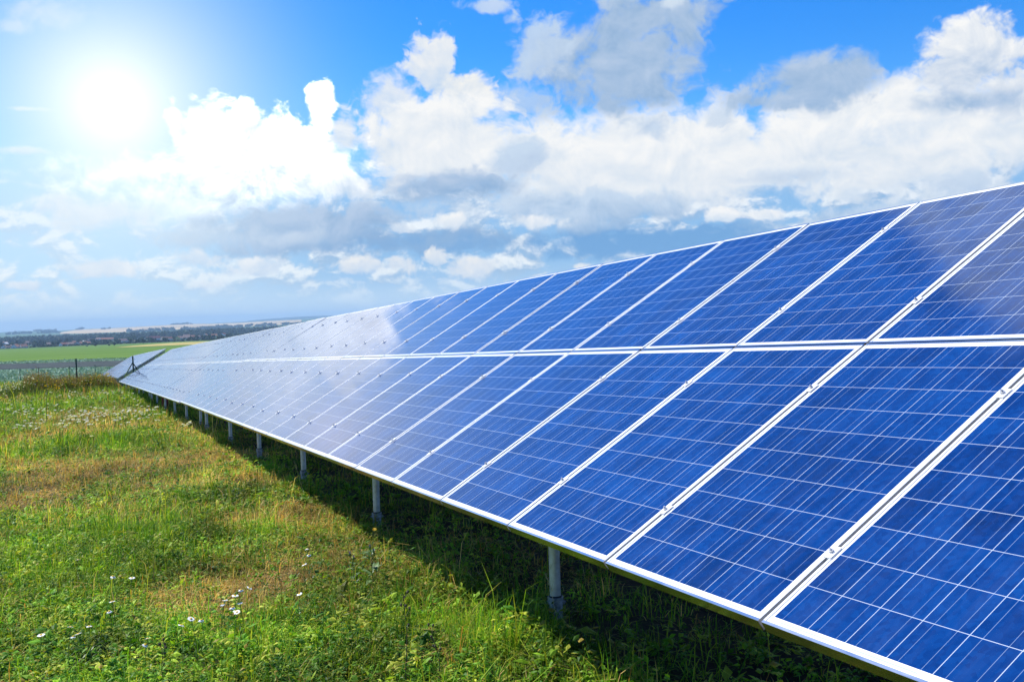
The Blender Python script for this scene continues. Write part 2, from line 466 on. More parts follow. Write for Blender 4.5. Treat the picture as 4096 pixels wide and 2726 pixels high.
def H0(x, y):
    r = np.hypot(x + 1.9, y + 2.54); az = np.degrees(np.arctan2(x + 1.9, y + 2.54))
    t = np.where(r < 150, y, np.where(y > 0, np.minimum(r, np.maximum(y, r * .3) + r * .0), y))
    q = np.clip((r - 90) / 80, 0, 1); q = _smooth(q)
    t = y * (1 - q) + np.where(y > 0, r, y) * q
    z = np.interp(t, zx, zz)
    sky_z = .99 + 6800 * np.tan(np.radians(np.interp(az, SKYLINE[:, 0], SKYLINE[:, 1])))
    k = np.clip((r - 3200) / 3600, 0, 1)
    z = np.where(r > 3200, -27 + (sky_z + 27) * k ** 1.1 - np.clip((r - 6800) / 2000, 0, 1) * 60, z)
    near = np.clip(1 - r / 120, 0, 1)
    z = z + near * ((fbm(x * 1.3, y * 1.3, 3, 3) - .5) * .10 + (fbm(x * .23, y * .23, 5, 2) - .5) * .14)
    return z


def h1(x, y): return float(H(np.array([x]), np.array([y]))[0])


def sheet(name, X, Y, mat, off=0., kind='structure'):
    """grid of points draped on the terrain"""
    nu, nv = X.shape
    Z = H(X, Y) + off
    V = np.stack([X, Y, Z], -1).reshape(-1, 3)
    i = np.arange(nu * nv).reshape(nu, nv)
    F = np.stack([i[:-1, :-1], i[1:, :-1], i[1:, 1:], i[:-1, 1:]], -1).reshape(-1, 4)
    return big_mesh(name, V, F, mat, kind=kind)


def big_mesh(name, V, F4, mat, F3=None, col=None, kind=None, smooth=True, parent=None):
    me = bpy.data.meshes.new(name)
    F4 = np.asarray(F4, np.int32).reshape(-1, 4); n4 = len(F4)
    F3 = np.zeros((0, 3), np.int32) if F3 is None else np.asarray(F3, np.int32).reshape(-1, 3)
    me.vertices.add(len(V)); me.vertices.foreach_set('co', np.asarray(V, np.float32).ravel())
    li = np.concatenate([F4.ravel(), F3.ravel()]).astype(np.int32)
    me.loops.add(len(li)); me.loops.foreach_set('vertex_index', li)
    ls = np.concatenate([np.arange(n4) * 4, n4 * 4 + np.arange(len(F3)) * 3]).astype(np.int32)
    me.polygons.add(len(ls)); me.polygons.foreach_set('loop_start', ls)
    me.polygons.foreach_set('use_smooth', np.full(len(ls), smooth))
    me.update(calc_edges=True)
    if col is not None:
        at = me.color_attributes.new('Col', 'FLOAT_COLOR', 'POINT')
        c = np.ones((len(V), 4), np.float32); c[:, :3] = col
        at.data.foreach_set('color', c.ravel())
    me.materials.append(mat)
    o = link(name, me, parent)
    if kind: o['kind'] = kind
    return o


# ------------------------------------------------------------------ the photovoltaic tables
ROW = Vector((0., .9994, -.0345514)).normalized()
UPS = Vector((.86526, .01732, .50102)); UPS = (UPS - ROW * UPS.dot(ROW)).normalized()
NRM = UPS.cross(ROW)


def module_mesh():
    a, b = .0015, 1.
    me = bpy.data.meshes.new('module')
    z1, z0 = -.0025, -.0075
    ix, iy = .003, .003                                                  # the glass sits inside the frame lip
    V = [(ix, iy, z1), (ML - ix, iy, z1), (ML - ix, MW - iy, z1), (ix, MW - iy, z1), (ix, iy, z0), (ML - ix, iy, z0), (ML - ix, MW - iy, z0), (ix, MW - iy, z0)]
    F = [(0, 1, 2, 3), (7, 6, 5, 4), (0, 4, 5, 1), (1, 5, 6, 2), (2, 6, 7, 3), (3, 7, 4, 0)]
    me.from_pydata(V, [], F)
    uv = me.uv_layers.new(name='UVMap')
    for l in me.loops:
        p = V[l.vertex_index]; uv.data[l.index].uv = (p[1], p[0])
    me.materials.append(M['cells']); me.materials.append(M['back'])
    me.polygons.foreach_set('material_index', [0, 1, 1, 1, 1, 1]); me.update()
    return me


def frame_mesh():
    mb = MB(); l = .011; t = .0015
    def bar(x0, y0, x1, y1, mi=0):
        mb.box((x0, y0, -.0022), (x1, y1, 0.), mi)
    bar(0, 0, l, MW, 3); bar(ML - l, 0, ML, MW, 3); bar(l, 0, ML - l, l); bar(l, MW - l, ML - l, MW)      # lips
    e = -.0024
    mb.box((0, 0, -MT), (.0022, MW, e), 1); mb.box((ML - .0022, 0, -MT), (ML, MW, e), 1)                   # webs
    mb.box((.0024, 0, -MT), (ML - .0024, .0022, e), 2); mb.box((.0024, MW - .0022, -MT), (ML - .0024, MW, e), 2)
    k = .028
    mb.box((.0024, .0024, -MT), (k, MW - .0024, -MT + .002)); mb.box((ML - k, .0024, -MT), (ML - .0024, MW - .0024, -MT + .002))
    return mb.mesh('frame', [M['alu'], M['web'], M['side'], M['lip']])


def clamp_mesh():
    mb = MB()
    mb.box((-.028, -.0185, .0006), (.028, .0185, .0032))                    # plate bridging two frames
    mb.box((-.030, -.0065, -.034), (.030, -.0045, .0006)); mb.box((-.030, .0045, -.034), (.030, .0065, .0006))
    return mb.mesh('clamp', M['clamp'])


def bolt_mesh():
    mb = MB()
    mb.tube((0, 0, .0034), (0, 0, .0060), .010, n=16)
    mb.tube((0, 0, .0062), (0, 0, .0130), .0080, n=6)
    mb.tube((0, 0, .0132), (0, 0, .0190), .0038, n=10)
    return mb.mesh('bolt', M['bolt'], True)


ME_MOD, ME_FRAME, ME_CLAMP, ME_BOLT = module_mesh(), frame_mesh(), clamp_mesh(), bolt_mesh()
RAILS = (.36, 1.28, ROWP + .36, ROWP + 1.28)


def table(label, s0, ncol, posts, row=ROW, ups=UPS, org=(0, 0, 0), detail=True, jitter=0., seed=1):
    """one rack of modules: local X up the slope, local Y along the row"""
    rnd = random.Random(seed)
    nrm = ups.cross(row)
    t = empty('solar_table')
    mt = Matrix.Identity(4)
    base = Vector(org) + row * s0
    for i in range(3):
        mt[i][0] = ups[i]; mt[i][1] = row[i]; mt[i][2] = nrm[i]; mt[i][3] = base[i]
    t.matrix_world = mt
    tag(t, label, 'solar panels', 'racks of solar panels in one long row')
    for c in range(ncol):
        for r in range(2):
            mo = link('module', ME_MOD, t)
            dz = rnd.uniform(-1, 1) * jitter
            mo.location = (r * ROWP + rnd.uniform(-.0012, .0012), c * PITCH + .009, dz)
            mo.rotation_euler = (rnd.gauss(0, .0011), rnd.gauss(0, .0008), 0)
            link('frame', ME_FRAME, mo)
    if detail:
        for c in range(1, ncol):
            for v in RAILS:
                k = link('clamp', ME_CLAMP, t, (v + rnd.uniform(-.02, .02), c * PITCH, 0.0016))
                link('bolt', ME_BOLT, k)
    Ln = ncol * PITCH
    for v in RAILS:
        mb = MB(); mb.box((v - .02, -.03, -MT - .052), (v + .02, Ln + .03, -MT - .004))
        link('rail', mb.mesh('rail', M['rail']), t)
    inv = mt.inverted()
    for (yw, xw) in [(y, .50) for y in posts] + [(y, 2.35) for y in posts]:
        s = (yw - base.y) / row.y
        # rafter under the rails (once per pair of posts), posts in world directions
        zt_v = (xw - base.x - row.x * s + nrm.x * (MT + .16)) / ups.x
        top = base + row * s + ups * zt_v - nrm * (MT + .16)
        gz = h1(top.x, top.y)
        if xw < 1:
            mb = MB(); mb.box((.10, s - .03, -MT - .135), (3.2, s + .03, -MT - .055))
            link('rafter', mb.mesh('rafter', M['steel']), t)
        lean = Vector((rnd.uniform(-.006, .006), rnd.uniform(-.010, .010), 0))
        mb = MB(); mb.tube((0, 0, .10), (lean.x, lean.y, top.z - gz + .06), .0315, n=20, cap=False)
        po = link('post', mb.mesh('post', M['steel'], True), t)
        po.matrix_parent_inverse = inv
        po.location = (top.x, top.y, gz)
        mb = MB(); mb.tube((0, 0, -.25), (0, 0, .140), .0385, n=20, cap=False); mb.tube((0, 0, .122), (0, 0, .140), .045, n=20)
        for an in (2.2, 4.2, 0.1):
            d = Vector((math.cos(an), math.sin(an), 0))
            mb.tube(d * .037 + Vector((0, 0, .100)), d * .055 + Vector((0, 0, .100)), .013, n=6)
            mb.tube(d * .055 + Vector((0, 0, .100)), d * .066 + Vector((0, 0, .100)), .007, n=8)
        link('ground_sleeve', mb.mesh('ground_sleeve', M['sleeve'], True), po)
        mb = MB(); mb.tube((0, 0, .1405), (0, 0, .150), .037, n=20, cap=False)
        link('rubber_ring', mb.mesh('rubber_ring', M['rubber'], True), po)
    return t


table('nearest rack of deep blue solar panels, filling the right half beside the camera', -4 * PITCH, 24,
      (-3.2, -.4, 2.53, 6.27, 9.51, 12.81, 16.0, 19.75))
def axis(p, q):
    r = (Vector(q) - Vector(p)).normalized(); return r, (UPS - r * UPS.dot(r)).normalized()


for lab_, p_, q_, nc_, po_, dt_, ji_, sd_ in (
    ('second rack of solar panels, pale with glare, just past the nearest rack', (-.012, 20.27, -.716), (-.055, 38.45, -1.385), 18, (20.9, 24.25, 27.77, 31.4, 35.2, 38.2), True, .001, 2),
    ('third rack of solar panels, last one before the wire fence with its braced post', (-.056, 38.53, -1.388), (-.100, 56.7, -2.08), 18, (39.6, 43.9, 47.5, 51.4, 54.2, 56.6), True, .001, 3),
    ('grey rack of solar panels just beyond the wire fence, seen from its end', (.03, 62.0, -2.14), (-.18, 80.2, -2.83), 18, (62.8, 66.2, 69.6, 73., 76.4, 79.4), False, .004, 4),
    ('farthest and smallest grey rack of solar panels, down the slope behind the fence', (-.18, 80.4, -2.84), (-.40, 98.6, -3.55), 18, (81.2, 84.6, 88., 91.4, 94.8, 97.6), False, .004, 5)):
    r_, u_ = axis(p_, q_)
    table(lab_, 0, nc_, po_, row=r_, ups=u_, org=p_, detail=dt_, jitter=ji_, seed=sd_)

cb = empty('cable_conduit', (.52, 31.72, h1(.52, 31.72)))
tag(cb, 'bundle of dark red cable pipes standing in the shade under the second rack', 'cable pipes')
for i, (px, py) in enumerate(((-.07, 0), (0, .03), (.07, -.01), (.02, -.05))):
    mb = MB(); mb.tube((px, py, -.1), (px * .95, py, .78), .034, n=12)
    link('pipe', mb.mesh('pipe', M['conduit'], True), cb)
mb = MB(); mb.tube((0, 0, .50), (0, 0, .53), .135, n=20, cap=False)
M['tie'] = noisy('orange_strap', (.45, .10, .03), (.55, .14, .05), 9)
link('strap', mb.mesh('strap', M['tie'], True), cb)

# ------------------------------------------------------------------ ground and fields
def ground_material():
    mt, n, b = material('meadow_soil', .95, 0., .1)
    tc = n.node('ShaderNodeTexCoord'); o = tc.outputs['Object']
    f1 = n.noise(o, .35, 5., .6); f2 = n.noise(o, 9., 6., .65); f3 = n.noise(o, 60., 4., .6)
    c = n.ramp(n.m('ADD', n.m('MULTIPLY', f1, .55), n.m('MULTIPLY', f2, .5)), [(.36, (.022, .036, .010)), (.5, (.045, .048, .017)), (.62, (.095, .075, .035)), (.75, (.14, .105, .055))])
    c = n.mix(n.mapr(f3, .3, .7, 0., .45), c, (.018, .020, .008))
    ox, oy, _ = n.sep(o)                                    # bare earth under the racks, its colour darkened to deepen the shade there
    rack_shade = n.m('MULTIPLY', n.m('MULTIPLY', n.mapr(ox, .35, .7), n.mapr(ox, 3.4, 2.9)), n.mapr(oy, 57., 56.))
    c = n.mix(n.m('MULTIPLY', rack_shade, .9), c, n.mix(n.mapr(f2, .4, .6), (.010, .009, .006), (.026, .021, .013)))
    n.l.new(c, b.inputs['Base Color'])
    bp = n.node('ShaderNodeBump'); bp.inputs['Strength'].default_value = .9; bp.inputs['Distance'].default_value = .03
    n.l.new(n.m('ADD', f2, n.m('MULTIPLY', f3, .4)), bp.inputs['Height']); n.l.new(bp.outputs[0], b.inputs['Normal'])
    return mt


def field_material(name, stops, sx, sy, fine, detail=6.):
    mt, n, b = material(name, .95, 0., .05)
    tc = n.node('ShaderNodeTexCoord'); mp = n.node('ShaderNodeMapping'); mp.inputs['Scale'].default_value = (sx, sy, 0)
    n.l.new(tc.outputs['Object'], mp.inputs[0])
    f = n.noise(mp.outputs[0], 1., detail, .6, .3)
    g = n.noise(tc.outputs['Object'], fine, 5., .65)
    n.l.new(n.ramp(n.m('ADD', n.m('MULTIPLY', f, .68), n.m('MULTIPLY', g, .32)), stops), b.inputs['Base Color'])
    return mt


# one sheet from under the camera to the foot of the far hills
ths = np.radians(np.concatenate([np.linspace(-180, -30, 40)[:-1], np.linspace(-30, 75, 170), np.linspace(75, 180, 30)[1:]]))
rs = np.concatenate([[0.0], np.geomspace(.35, 16500, 200)])
TH, RS = np.meshgrid(ths, rs)
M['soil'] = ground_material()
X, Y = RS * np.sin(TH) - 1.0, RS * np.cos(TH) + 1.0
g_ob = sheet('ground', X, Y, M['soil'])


def polar_sheet(name, az0, az1, r0, r1, na, nr, mat, off):
    """r0, r1 may be functions of the azimuth"""
    a = np.linspace(az0, az1, na); t = np.linspace(0, 1, nr)
    A, T = np.meshgrid(a, t)
    fr = lambda f: (np.vectorize(f)(A) if callable(f) else f)
    Rr = far(fr(r0) * (1 - T) + fr(r1) * T)
    return sheet(name, Rr * np.sin(np.radians(A)) - 1.9, Rr * np.cos(np.radians(A)) - 2.54, mat, off)


M['mint'] = field_material('cabbage_rows', [(.34, (.055, .12, .075)), (.48, (.11, .20, .135)), (.60, (.18, .28, .20)), (.74, (.25, .34, .26))], .25, .9, 1.1)
M['strip'] = field_material('dark_bare_soil', [(.36, (.032, .040, .042)), (.5, (.052, .064, .066)), (.66, (.095, .115, .110))], .3, 1.2, 1.2)
M['green'] = field_material('green_meadow', [(.34, (.060, .130, .018)), (.50, (.085, .165, .026)), (.60, (.12, .19, .040)), (.72, (.19, .20, .075))], .004, .035, .06)
M['wheat'] = field_material('ripe_wheat', [(.35, (.28, .24, .075)), (.55, (.40, .335, .115)), (.7, (.48, .40, .17))], .006, .05, .08)
M['stubble'] = field_material('pale_stubble', [(.34, (.27, .19, .10)), (.46, (.46, .34, .18)), (.60, (.58, .44, .24)), (.74, (.66, .53, .30))], .0012, .006, .012)
M['hill'] = field_material('hill_meadows', [(.36, (.040, .085, .040)), (.5, (.070, .13, .060)), (.62, (.10, .16, .075)), (.72, (.24, .23, .12))], .0016, .005, .01)
M['ridge'] = field_material('wooded_ridge', [(.36, (.012, .030, .020)), (.55, (.025, .050, .030)), (.72, (.06, .085, .055))], .003, .01, .02)
M['valley'] = field_material('valley_floor', [(.36, (.020, .045, .018)), (.55, (.045, .080, .028)), (.72, (.09, .12, .05))], .006, .012, .05)

wob = lambda a, s, k: k * (float(fbm(np.array([a * 1.7 + s]), np.array([s * 3.1]), 11, 3)[0]) - .5)
mint_far = lambda a: 262 - 2.6 * (a + 3.8) + wob(a, 1, 8)
polar_sheet('crop_field', -30, 70, 118, mint_far, 140, 40, M['mint'], .06)
polar_sheet('bare_strip', -30, 70, lambda a: 210 - 2.2 * (a + 3.8) + wob(a, 9, 5), lambda a: 243 - 2.4 * (a + 3.8) + wob(a, 17, 5), 160, 6, M['strip'], .12)
polar_sheet('grass_field', -30, 70, lambda a: mint_far(a) - .5, 1190, 100, 40, M['green'], .16)
polar_sheet('wheat_field', 1.6, 60, lambda a: 590 - 4 * (a - 1.6), lambda a: 590 - 4 * (a - 1.6) + 3 + min(1., (a - 1.6) / 3.2) * 420, 80, 12, M['wheat'], .34)
polar_sheet('valley', -30, 70, 1185, 3300, 90, 24, M['valley'], .5)
polar_sheet('hills', -30, 75, 3250, 8200, 150, 60, M['hill'], 1.0)
polar_sheet('stubble_field', -1.0, 11.5, lambda a: 4050 + 300 * max(0, .2 - a) + wob(a, 3, 300) + (220 if a > 5 else 0), lambda a: 6450 + wob(a, 5, 300) - 1500 * max(0., -.1 - a), 90, 14, M['stubble'], 2.6)
polar_sheet('field_edge', 3.0, 11.5, lambda a: 4950 + wob(a, 23, 400), lambda a: 5030 + wob(a, 23, 400), 60, 2, M['ridge'], 3.6)
# a second, wooded ridge behind the first
ra = np.linspace(-24, 60, 260)
top = np.interp(ra, [-24, -6, -3.9, -3.4, -2.6, -1.9, 0, 6.2, 6.7, 8.2, 10, 12.2, 13.5, 20, 60], [-.3, -.3, -.14, -.085, -.09, -.15, -.3, -.2, -.04, .0, .13, .19, .17, .2, .3])
V = []
for j, (rr, fz) in enumerate(((15000, 0.), (16400, .8), (17500, 1.), (19600, .4))):
    for a_, t_ in zip(ra, top):
        zc = .99 + 17500 * math.tan(R_(t_)) + 16 * float(fbm(np.array([a_ * 9.]), np.array([3.]), 31, 3)[0] - .5) * (fz > .9)
        V.append((rr * math.sin(R_(a_)), rr * math.cos(R_(a_)), -110 + (zc + 110) * fz))
n_ = len(ra); I = np.arange(4 * n_).reshape(4, n_)
big_mesh('far_ridge', V, np.stack([I[:-1, :-1], I[:-1, 1:], I[1:, 1:], I[1:, :-1]], -1).reshape(-1, 4), M['ridge'], kind='structure')


def at(az, r):
    r = float(far(r))
    x = r * math.sin(R_(az)) - 1.9; y = r * math.cos(R_(az)) - 2.54
    return x, y, h1(x, y)


# ------------------------------------------------------------------ village
WALLS = {'white': (.88, .87, .84), 'cream': (.72, .64, .47), 'grey': (.36, .40, .48), 'orange': (.62, .34, .18), 'yellow': (.70, .55, .18), 'beige': (.52, .47, .38)}
ROOFS = {'red': (.27, .110, .080), 'orange': (.38, .175, .11), 'brown': (.16, .105, .090), 'pink': (.30, .20, .17), 'crimson': (.22, .080, .090), 'dark': (.085, .055, .060), 'white': (.75, .75, .74)}
WM_ = {k: noisy('plaster_' + k, tuple(.85 * x for x in c), c, .3, .9) for k, c in WALLS.items()}
RM_ = {k: noisy('roof_' + k, tuple(.75 * x for x in c), c, .8, .85) for k, c in ROOFS.items()}
M['pane'] = noisy('dark_window', (.02, .025, .03), (.05, .06, .07), 1., .2)


def house(az, r, wd_, dp, hw, hr, rot, wall, roof, label, group='houses of the village in the valley'):
    x, y, z = at(az, r)
    e = empty('house', (x, y, z), R_(rot - az))
    tag(e, label, 'house', group)
    mb = MB(); a, b = wd_ / 2, dp / 2
    mb.box((-a, -b, -1.5), (a, b, hw))
    mb.add([(-a, -b, hw), (-a, b, hw), (-a, 0, hw + hr), (a, -b, hw), (a, b, hw), (a, 0, hw + hr)], [(0, 2, 1), (3, 4, 5)])
    link('wall', mb.mesh('wall', WM_[wall]), e)
    mb = MB(); o, t = .5, .3; k = hr / b
    mb.add([(-a - o, -b - o, hw - o * k + .12), (a + o, -b - o, hw - o * k + .12), (a + o, 0, hw + hr + .12), (-a - o, 0, hw + hr + .12),
            (-a - o, b + o, hw - o * k + .12), (a + o, b + o, hw - o * k + .12),
            (-a - o, -b - o, hw - o * k + .12 + t), (a + o, -b - o, hw - o * k + .12 + t), (a + o, 0, hw + hr + .12 + t), (-a - o, 0, hw + hr + .12 + t),
            (-a - o, b + o, hw - o * k + .12 + t), (a + o, b + o, hw - o * k + .12 + t)],
           [(6, 7, 8, 9), (9, 8, 11, 10), (3, 2, 1, 0), (4, 5, 2, 3), (0, 1, 7, 6), (5, 4, 10, 11), (1, 2, 8, 7), (2, 5, 11, 8), (0, 6, 9, 3), (3, 9, 10, 4)])
    rf = link('roof', mb.mesh('roof', RM_[roof]), e)
    mb = MB(); mb.box((a * .4, b * .2, hw + hr * .5), (a * .4 + .7, b * .2 + .7, hw + hr + 1.0))
    link('chimney', mb.mesh('chimney', RM_['brown']), rf)
    n = max(2, int(wd_ / 3.2))
    for i in range(n):
        cx = -a + wd_ * (i + .5) / n
        for fl in range(max(1, int(hw / 2.8))):
            mb = MB(); mb.box((cx - .55, -b - .04, .9 + fl * 2.8), (cx + .55, -b + .05, 2.2 + fl * 2.8))
            link('window', mb.mesh('window', M['pane']), e)
    mb = MB(); mb.box((-a - .04, -.6, 1.0), (-a + .05, .6, 2.3)); link('window', mb.mesh('window', M['pane']), e)
    return e


# az, distance, length, depth, wall height, roof height, turn, wall, roof, label
for h_ in [
    (-3.62, 1235, 11, 9, 2.8, 3.6, 70, 'white', 'brown', 'white gabled house with brown roof, first of the low row along the green field'),
    (-3.47, 1225, 8, 7, 2.4, 2.8, 15, 'cream', 'brown', 'low house with small brown roof beside the first white gable'),
    (-3.32, 1275, 9, 8, 2.8, 3.4, 75, 'white', 'pink', 'white gable end with faded roof just behind the orange roofed house'),
    (-3.10, 1225, 13, 10, 2.9, 4.6, 62, 'white', 'orange', 'biggest white gable with bright orange roof at the edge of the green field'),
    (-2.74, 1230, 12, 9, 2.6, 4.2, 30, 'white', 'orange', 'orange roofed house standing alone before dark bushes, right of the biggest gable'),
    (-3.56, 1480, 11, 9, 6.0, 3.4, 55, 'grey', 'white', 'pale blue grey tall house behind the row of gables'),
    (-2.50, 1500, 27, 9, 3.4, 3.4, 4, 'white', 'dark', 'long low white building with dark roof beside the row of poplars'),
    (-3.58, 1850, 12, 9, 5.6, 3., 10, 'cream', 'orange', 'cream house with orange roof high up behind the blue grey house'),
    (-3.80, 1840, 12, 8, 5.2, 2.2, 0, 'white', 'white', 'plain white house at the back of the village, near the left edge'),
    (-3.00, 2010, 9, 8, 5., 2.2, 0, 'white', 'white', 'tiny white house before the blue wood, above the biggest gable'),
    (-2.62, 2000, 15, 8, 4.6, 2.4, 0, 'white', 'pink', 'small white house with pink roof far behind the long low building'),
    (-2.38, 1990, 17, 8, 4.4, 2.4, 6, 'beige', 'pink', 'wide beige house at the back of the village, left of the poplar tops'),
    (-2.14, 1990, 13, 8, 4.6, 2., 0, 'white', 'white', 'white house just above the tops of the poplars'),
    (-1.56, 1400, 9, 8, 3., 3., 25, 'orange', 'pink', 'small pale orange house between the poplars and the white cottage'),
    (-.86, 1260, 13, 9, 3.2, 3.4, 40, 'white', 'red', 'white cottage with red roof among bushes at the field edge'),
    (-.60, 1290, 17, 9, 2.8, 3.4, 8, 'cream', 'pink', 'long cream house with pink roof joined to the white cottage side'),
    (-.36, 1400, 7, 7, 4.4, 2.8, 30, 'orange', 'orange', 'narrow orange house with orange roof in the trees'),
    (-.16, 1270, 10, 9, 3., 3.4, 80, 'white', 'dark', 'round shouldered white gable with dark roof, alone at the field edge'),
    (.06, 1560, 14, 8, 3.6, 1.6, 0, 'grey', 'white', 'grey house with flat white roof behind the orange roofed pair'),
    (.12, 1320, 16, 9, 3., 3.6, 22, 'white', 'orange', 'white house with wide orange roof below the flat white roof'),
    (.34, 1330, 8, 7, 2.6, 3., 10, 'cream', 'orange', 'small orange roofed house in front of the blue grey block'),
    (.60, 1540, 26, 10, 6.6, 2.0, 0, 'grey', 'dark', 'blue grey apartment block with dark flat roof in the trees'),
    (.84, 1545, 9, 9, 8.2, 2.6, 20, 'white', 'pink', 'tall narrow white house right beside the blue grey block'),
    (1.26, 1560, 31, 11, 6.4, 3.6, -4, 'cream', 'red', 'largest cream building with long dark red roof'),
    (2.06, 1350, 22, 10, 4.2, 4.4, 34, 'white', 'pink', 'white double gabled house under pink roof, right of the largest cream building'),
    (2.80, 1320, 6, 6, 5.6, 3., 80, 'white', 'brown', 'narrow white house between the double gable and the round dark tree'),
    (3.24, 1560, 8, 8, 5., 3.2, 60, 'beige', 'brown', 'beige house half hidden right of the round dark tree'),
    (3.66, 1470, 24, 10, 5.2, 5.0, 12, 'white', 'crimson', 'white house with crimson roof above the wheat field'),
    (4.16, 1440, 15, 9, 5.4, 3.2, 20, 'beige', 'brown', 'beige house with brown roof at the top edge of the wheat field'),
    (4.40, 1400, 13, 9, 4., 4., 24, 'white', 'red', 'white house with bright red roof beside the beige one above the wheat'),
    (4.86, 1360, 8, 8, 6.4, 3., 75, 'yellow', 'orange', 'narrow yellow house at the top edge of the wheat field'),
    (5.16, 1420, 22, 9, 4.4, 3.8, 6, 'cream', 'pink', 'long house with pale pink roof right of the yellow house'),
    (5.30, 1520, 15, 10, 6.4, 4.4, 14, 'cream', 'pink', 'taller house with broad pink roof behind the long pink roof'),
    (5.58, 1480, 13, 9, 5., 4., 20, 'white', 'orange', 'white house with orange roof right of the broad pink roofs'),
    (5.96, 1430, 11, 9, 4.6, 3.6, 60, 'beige', 'pink', 'beige gabled house in dark bushes above the wheat'),
    (6.30, 1560, 9, 9, 7., 3.6, 70, 'white', 'orange', 'tall thin white gable before the blue wood'),
    (6.76, 1540, 14, 9, 5.2, 4., 10, 'white', 'orange', 'house with orange roof nearest to where the panels hide the village'),
    (7.26, 1560, 8, 8, 7.4, 3., 50, 'white', 'red', 'last white house with small red roof, just above the panel edge'),
]: house(*h_)


# ------------------------------------------------------------------ trees
def leaf_material(name, translucent=.35, gloss=.25, rough=.55):
    mt = bpy.data.materials.new(name); mt.use_nodes = True
    n = NT(mt.node_tree); b = n.n['Principled BSDF']
    at_ = n.node('ShaderNodeAttribute'); at_.attribute_name = 'Col'
    tc = n.node('ShaderNodeTexCoord')
    f = n.noise(tc.outputs['Object'], 14., 3., .6)
    c = n.mix(1., at_.outputs['Color'], n.ramp(f, [(.3, (.72, .75, .7)), (.7, (1.2, 1.18, 1.1))]), 'MULTIPLY')
    n.l.new(c, b.inputs['Base Color'])
    b.inputs['Roughness'].default_value = rough; b.inputs['Specular IOR Level'].default_value = gloss
    tr = n.node('ShaderNodeBsdfTranslucent')
    n.l.new(n.mix(1., c, (1.1, 1.05, .55), 'MULTIPLY'), tr.inputs['Color'])
    mx = n.node('ShaderNodeMixShader'); mx.inputs[0].default_value = translucent
    n.l.new(b.outputs[0], mx.inputs[1]); n.l.new(tr.outputs[0], mx.inputs[2])
    n.l.new(mx.outputs[0], n.n['Material Output'].inputs[0])
    return mt


M['leaf'] = leaf_material('tree_leaves', .15, .1)
M['bark'] = noisy('bark', (.05, .038, .028), (.11, .085, .06), 3., .9)
RNG = np.random.default_rng(11)


def crown_points(n, rx, rz, lobes, rng):
    c = rng.normal(size=(lobes, 3)); c /= np.linalg.norm(c, axis=1)[:, None]
    c *= np.array([rx, rx, rz]) * .58 * rng.uniform(.5, 1., (lobes, 1))
    k = rng.integers(0, lobes, n)
    d = rng.normal(size=(n, 3)); d /= np.linalg.norm(d, axis=1)[:, None]
    return c[k] + d * np.array([rx, rx, rz]) * .5 * (rng.uniform(0, 1, (n, 1)) ** .33)


def leaf_cards(P, size, rng):
    n = len(P)
    a = rng.normal(size=(n, 3)); a /= np.linalg.norm(a, axis=1)[:, None]
    b = np.cross(a, rng.normal(size=(n, 3))); b /= np.linalg.norm(b, axis=1)[:, None]
    s = size * rng.uniform(.6, 1.3, (n, 1))
    V = np.stack([P - a * s, P + b * s * .6, P + a * s, P - b * s * .6], 1).reshape(-1, 3)
    return V, np.arange(4 * n).reshape(-1, 4)


def tree(az, r, rx, rz, label, green, n=420, trunk=1.5, seed=1, name='tree', cat='tree', group=None):
    x, y, z = at(az, r); rng = np.random.default_rng(seed)
    e = empty(name, (x, y, z)); tag(e, label, cat, group)
    P = crown_points(n, rx, rz, 9, rng) + np.array([0, 0, trunk + rz])
    V, F = leaf_cards(P, rx * .20, rng)
    col = np.repeat(np.array(green) * rng.uniform(.6, 1.35, (n, 1)), 4, 0)
    big_mesh('crown', V, F, M['leaf'], col=col, smooth=False, parent=e)
    mb = MB(); mb.tube((0, 0, -.5), (.1, .05, trunk + rz * .6), rx * .10, rx * .05, 8)
    mb.tube((.05, 0, trunk + rz * .2), (rx * .4, .1, trunk + rz), rx * .05, rx * .02, 6); mb.tube((.05, 0, trunk + rz * .2), (-rx * .35, -.2, trunk + rz * .9), rx * .05, rx * .02, 6)
    link('trunk', mb.mesh('trunk', M['bark'], True), e)


DG = (.022, .048, .018); MG = (.040, .075, .025); BG = (.016, .034, .022)
tree(3.08, 1010, 3.4, 3.6, 'round dark tree standing alone at the edge of the wheat field', DG, 700, 1.2, 3)
tree(1.62, 900, 2.4, 2.2, 'small dark bush tree on the field edge, left of the wheat', DG, 420, .5, 4)
tree(1.36, 960, 2.2, 1.2, 'low dark bush at the field edge, nearest to the small bush tree', DG, 300, .1, 5, 'bush', 'bush')
tree(.70, 980, 2.4, 1.1, 'flat dark bush at the field edge below the blue grey block', DG, 300, .1, 6, 'bush', 'bush')
tree(.28, 1000, 2., 1.0, 'smallest dark bush at the field edge below the orange roofs', DG, 260, .1, 7, 'bush', 'bush')
tree(3.56, 1180, 5.0, 2.4, 'wide dark bush at the top edge of the wheat, below the crimson roof', DG, 420, .2, 8, 'bush', 'bush')
tree(-3.05, 1420, 5., 6., 'big dark blue green tree standing above the biggest white gable', BG, 420, 2., 9)
tree(-.70, 1420, 5.2, 7., 'tall dark tree pair behind the white cottage', BG, 460, 2., 10)
tree(-1.02, 1480, 6., 5.4, 'broad dark tree between the poplars and the white cottage', BG, 460, 2., 12)
tree(2.62, 1560, 7., 6., 'pale grey green willow behind the narrow white house', (.085, .125, .075), 460, 2., 13)
tree(6.6, 1700, 6., 6., 'pale round tree before the blue wood near the last houses', (.085, .125, .075), 460, 2., 14)
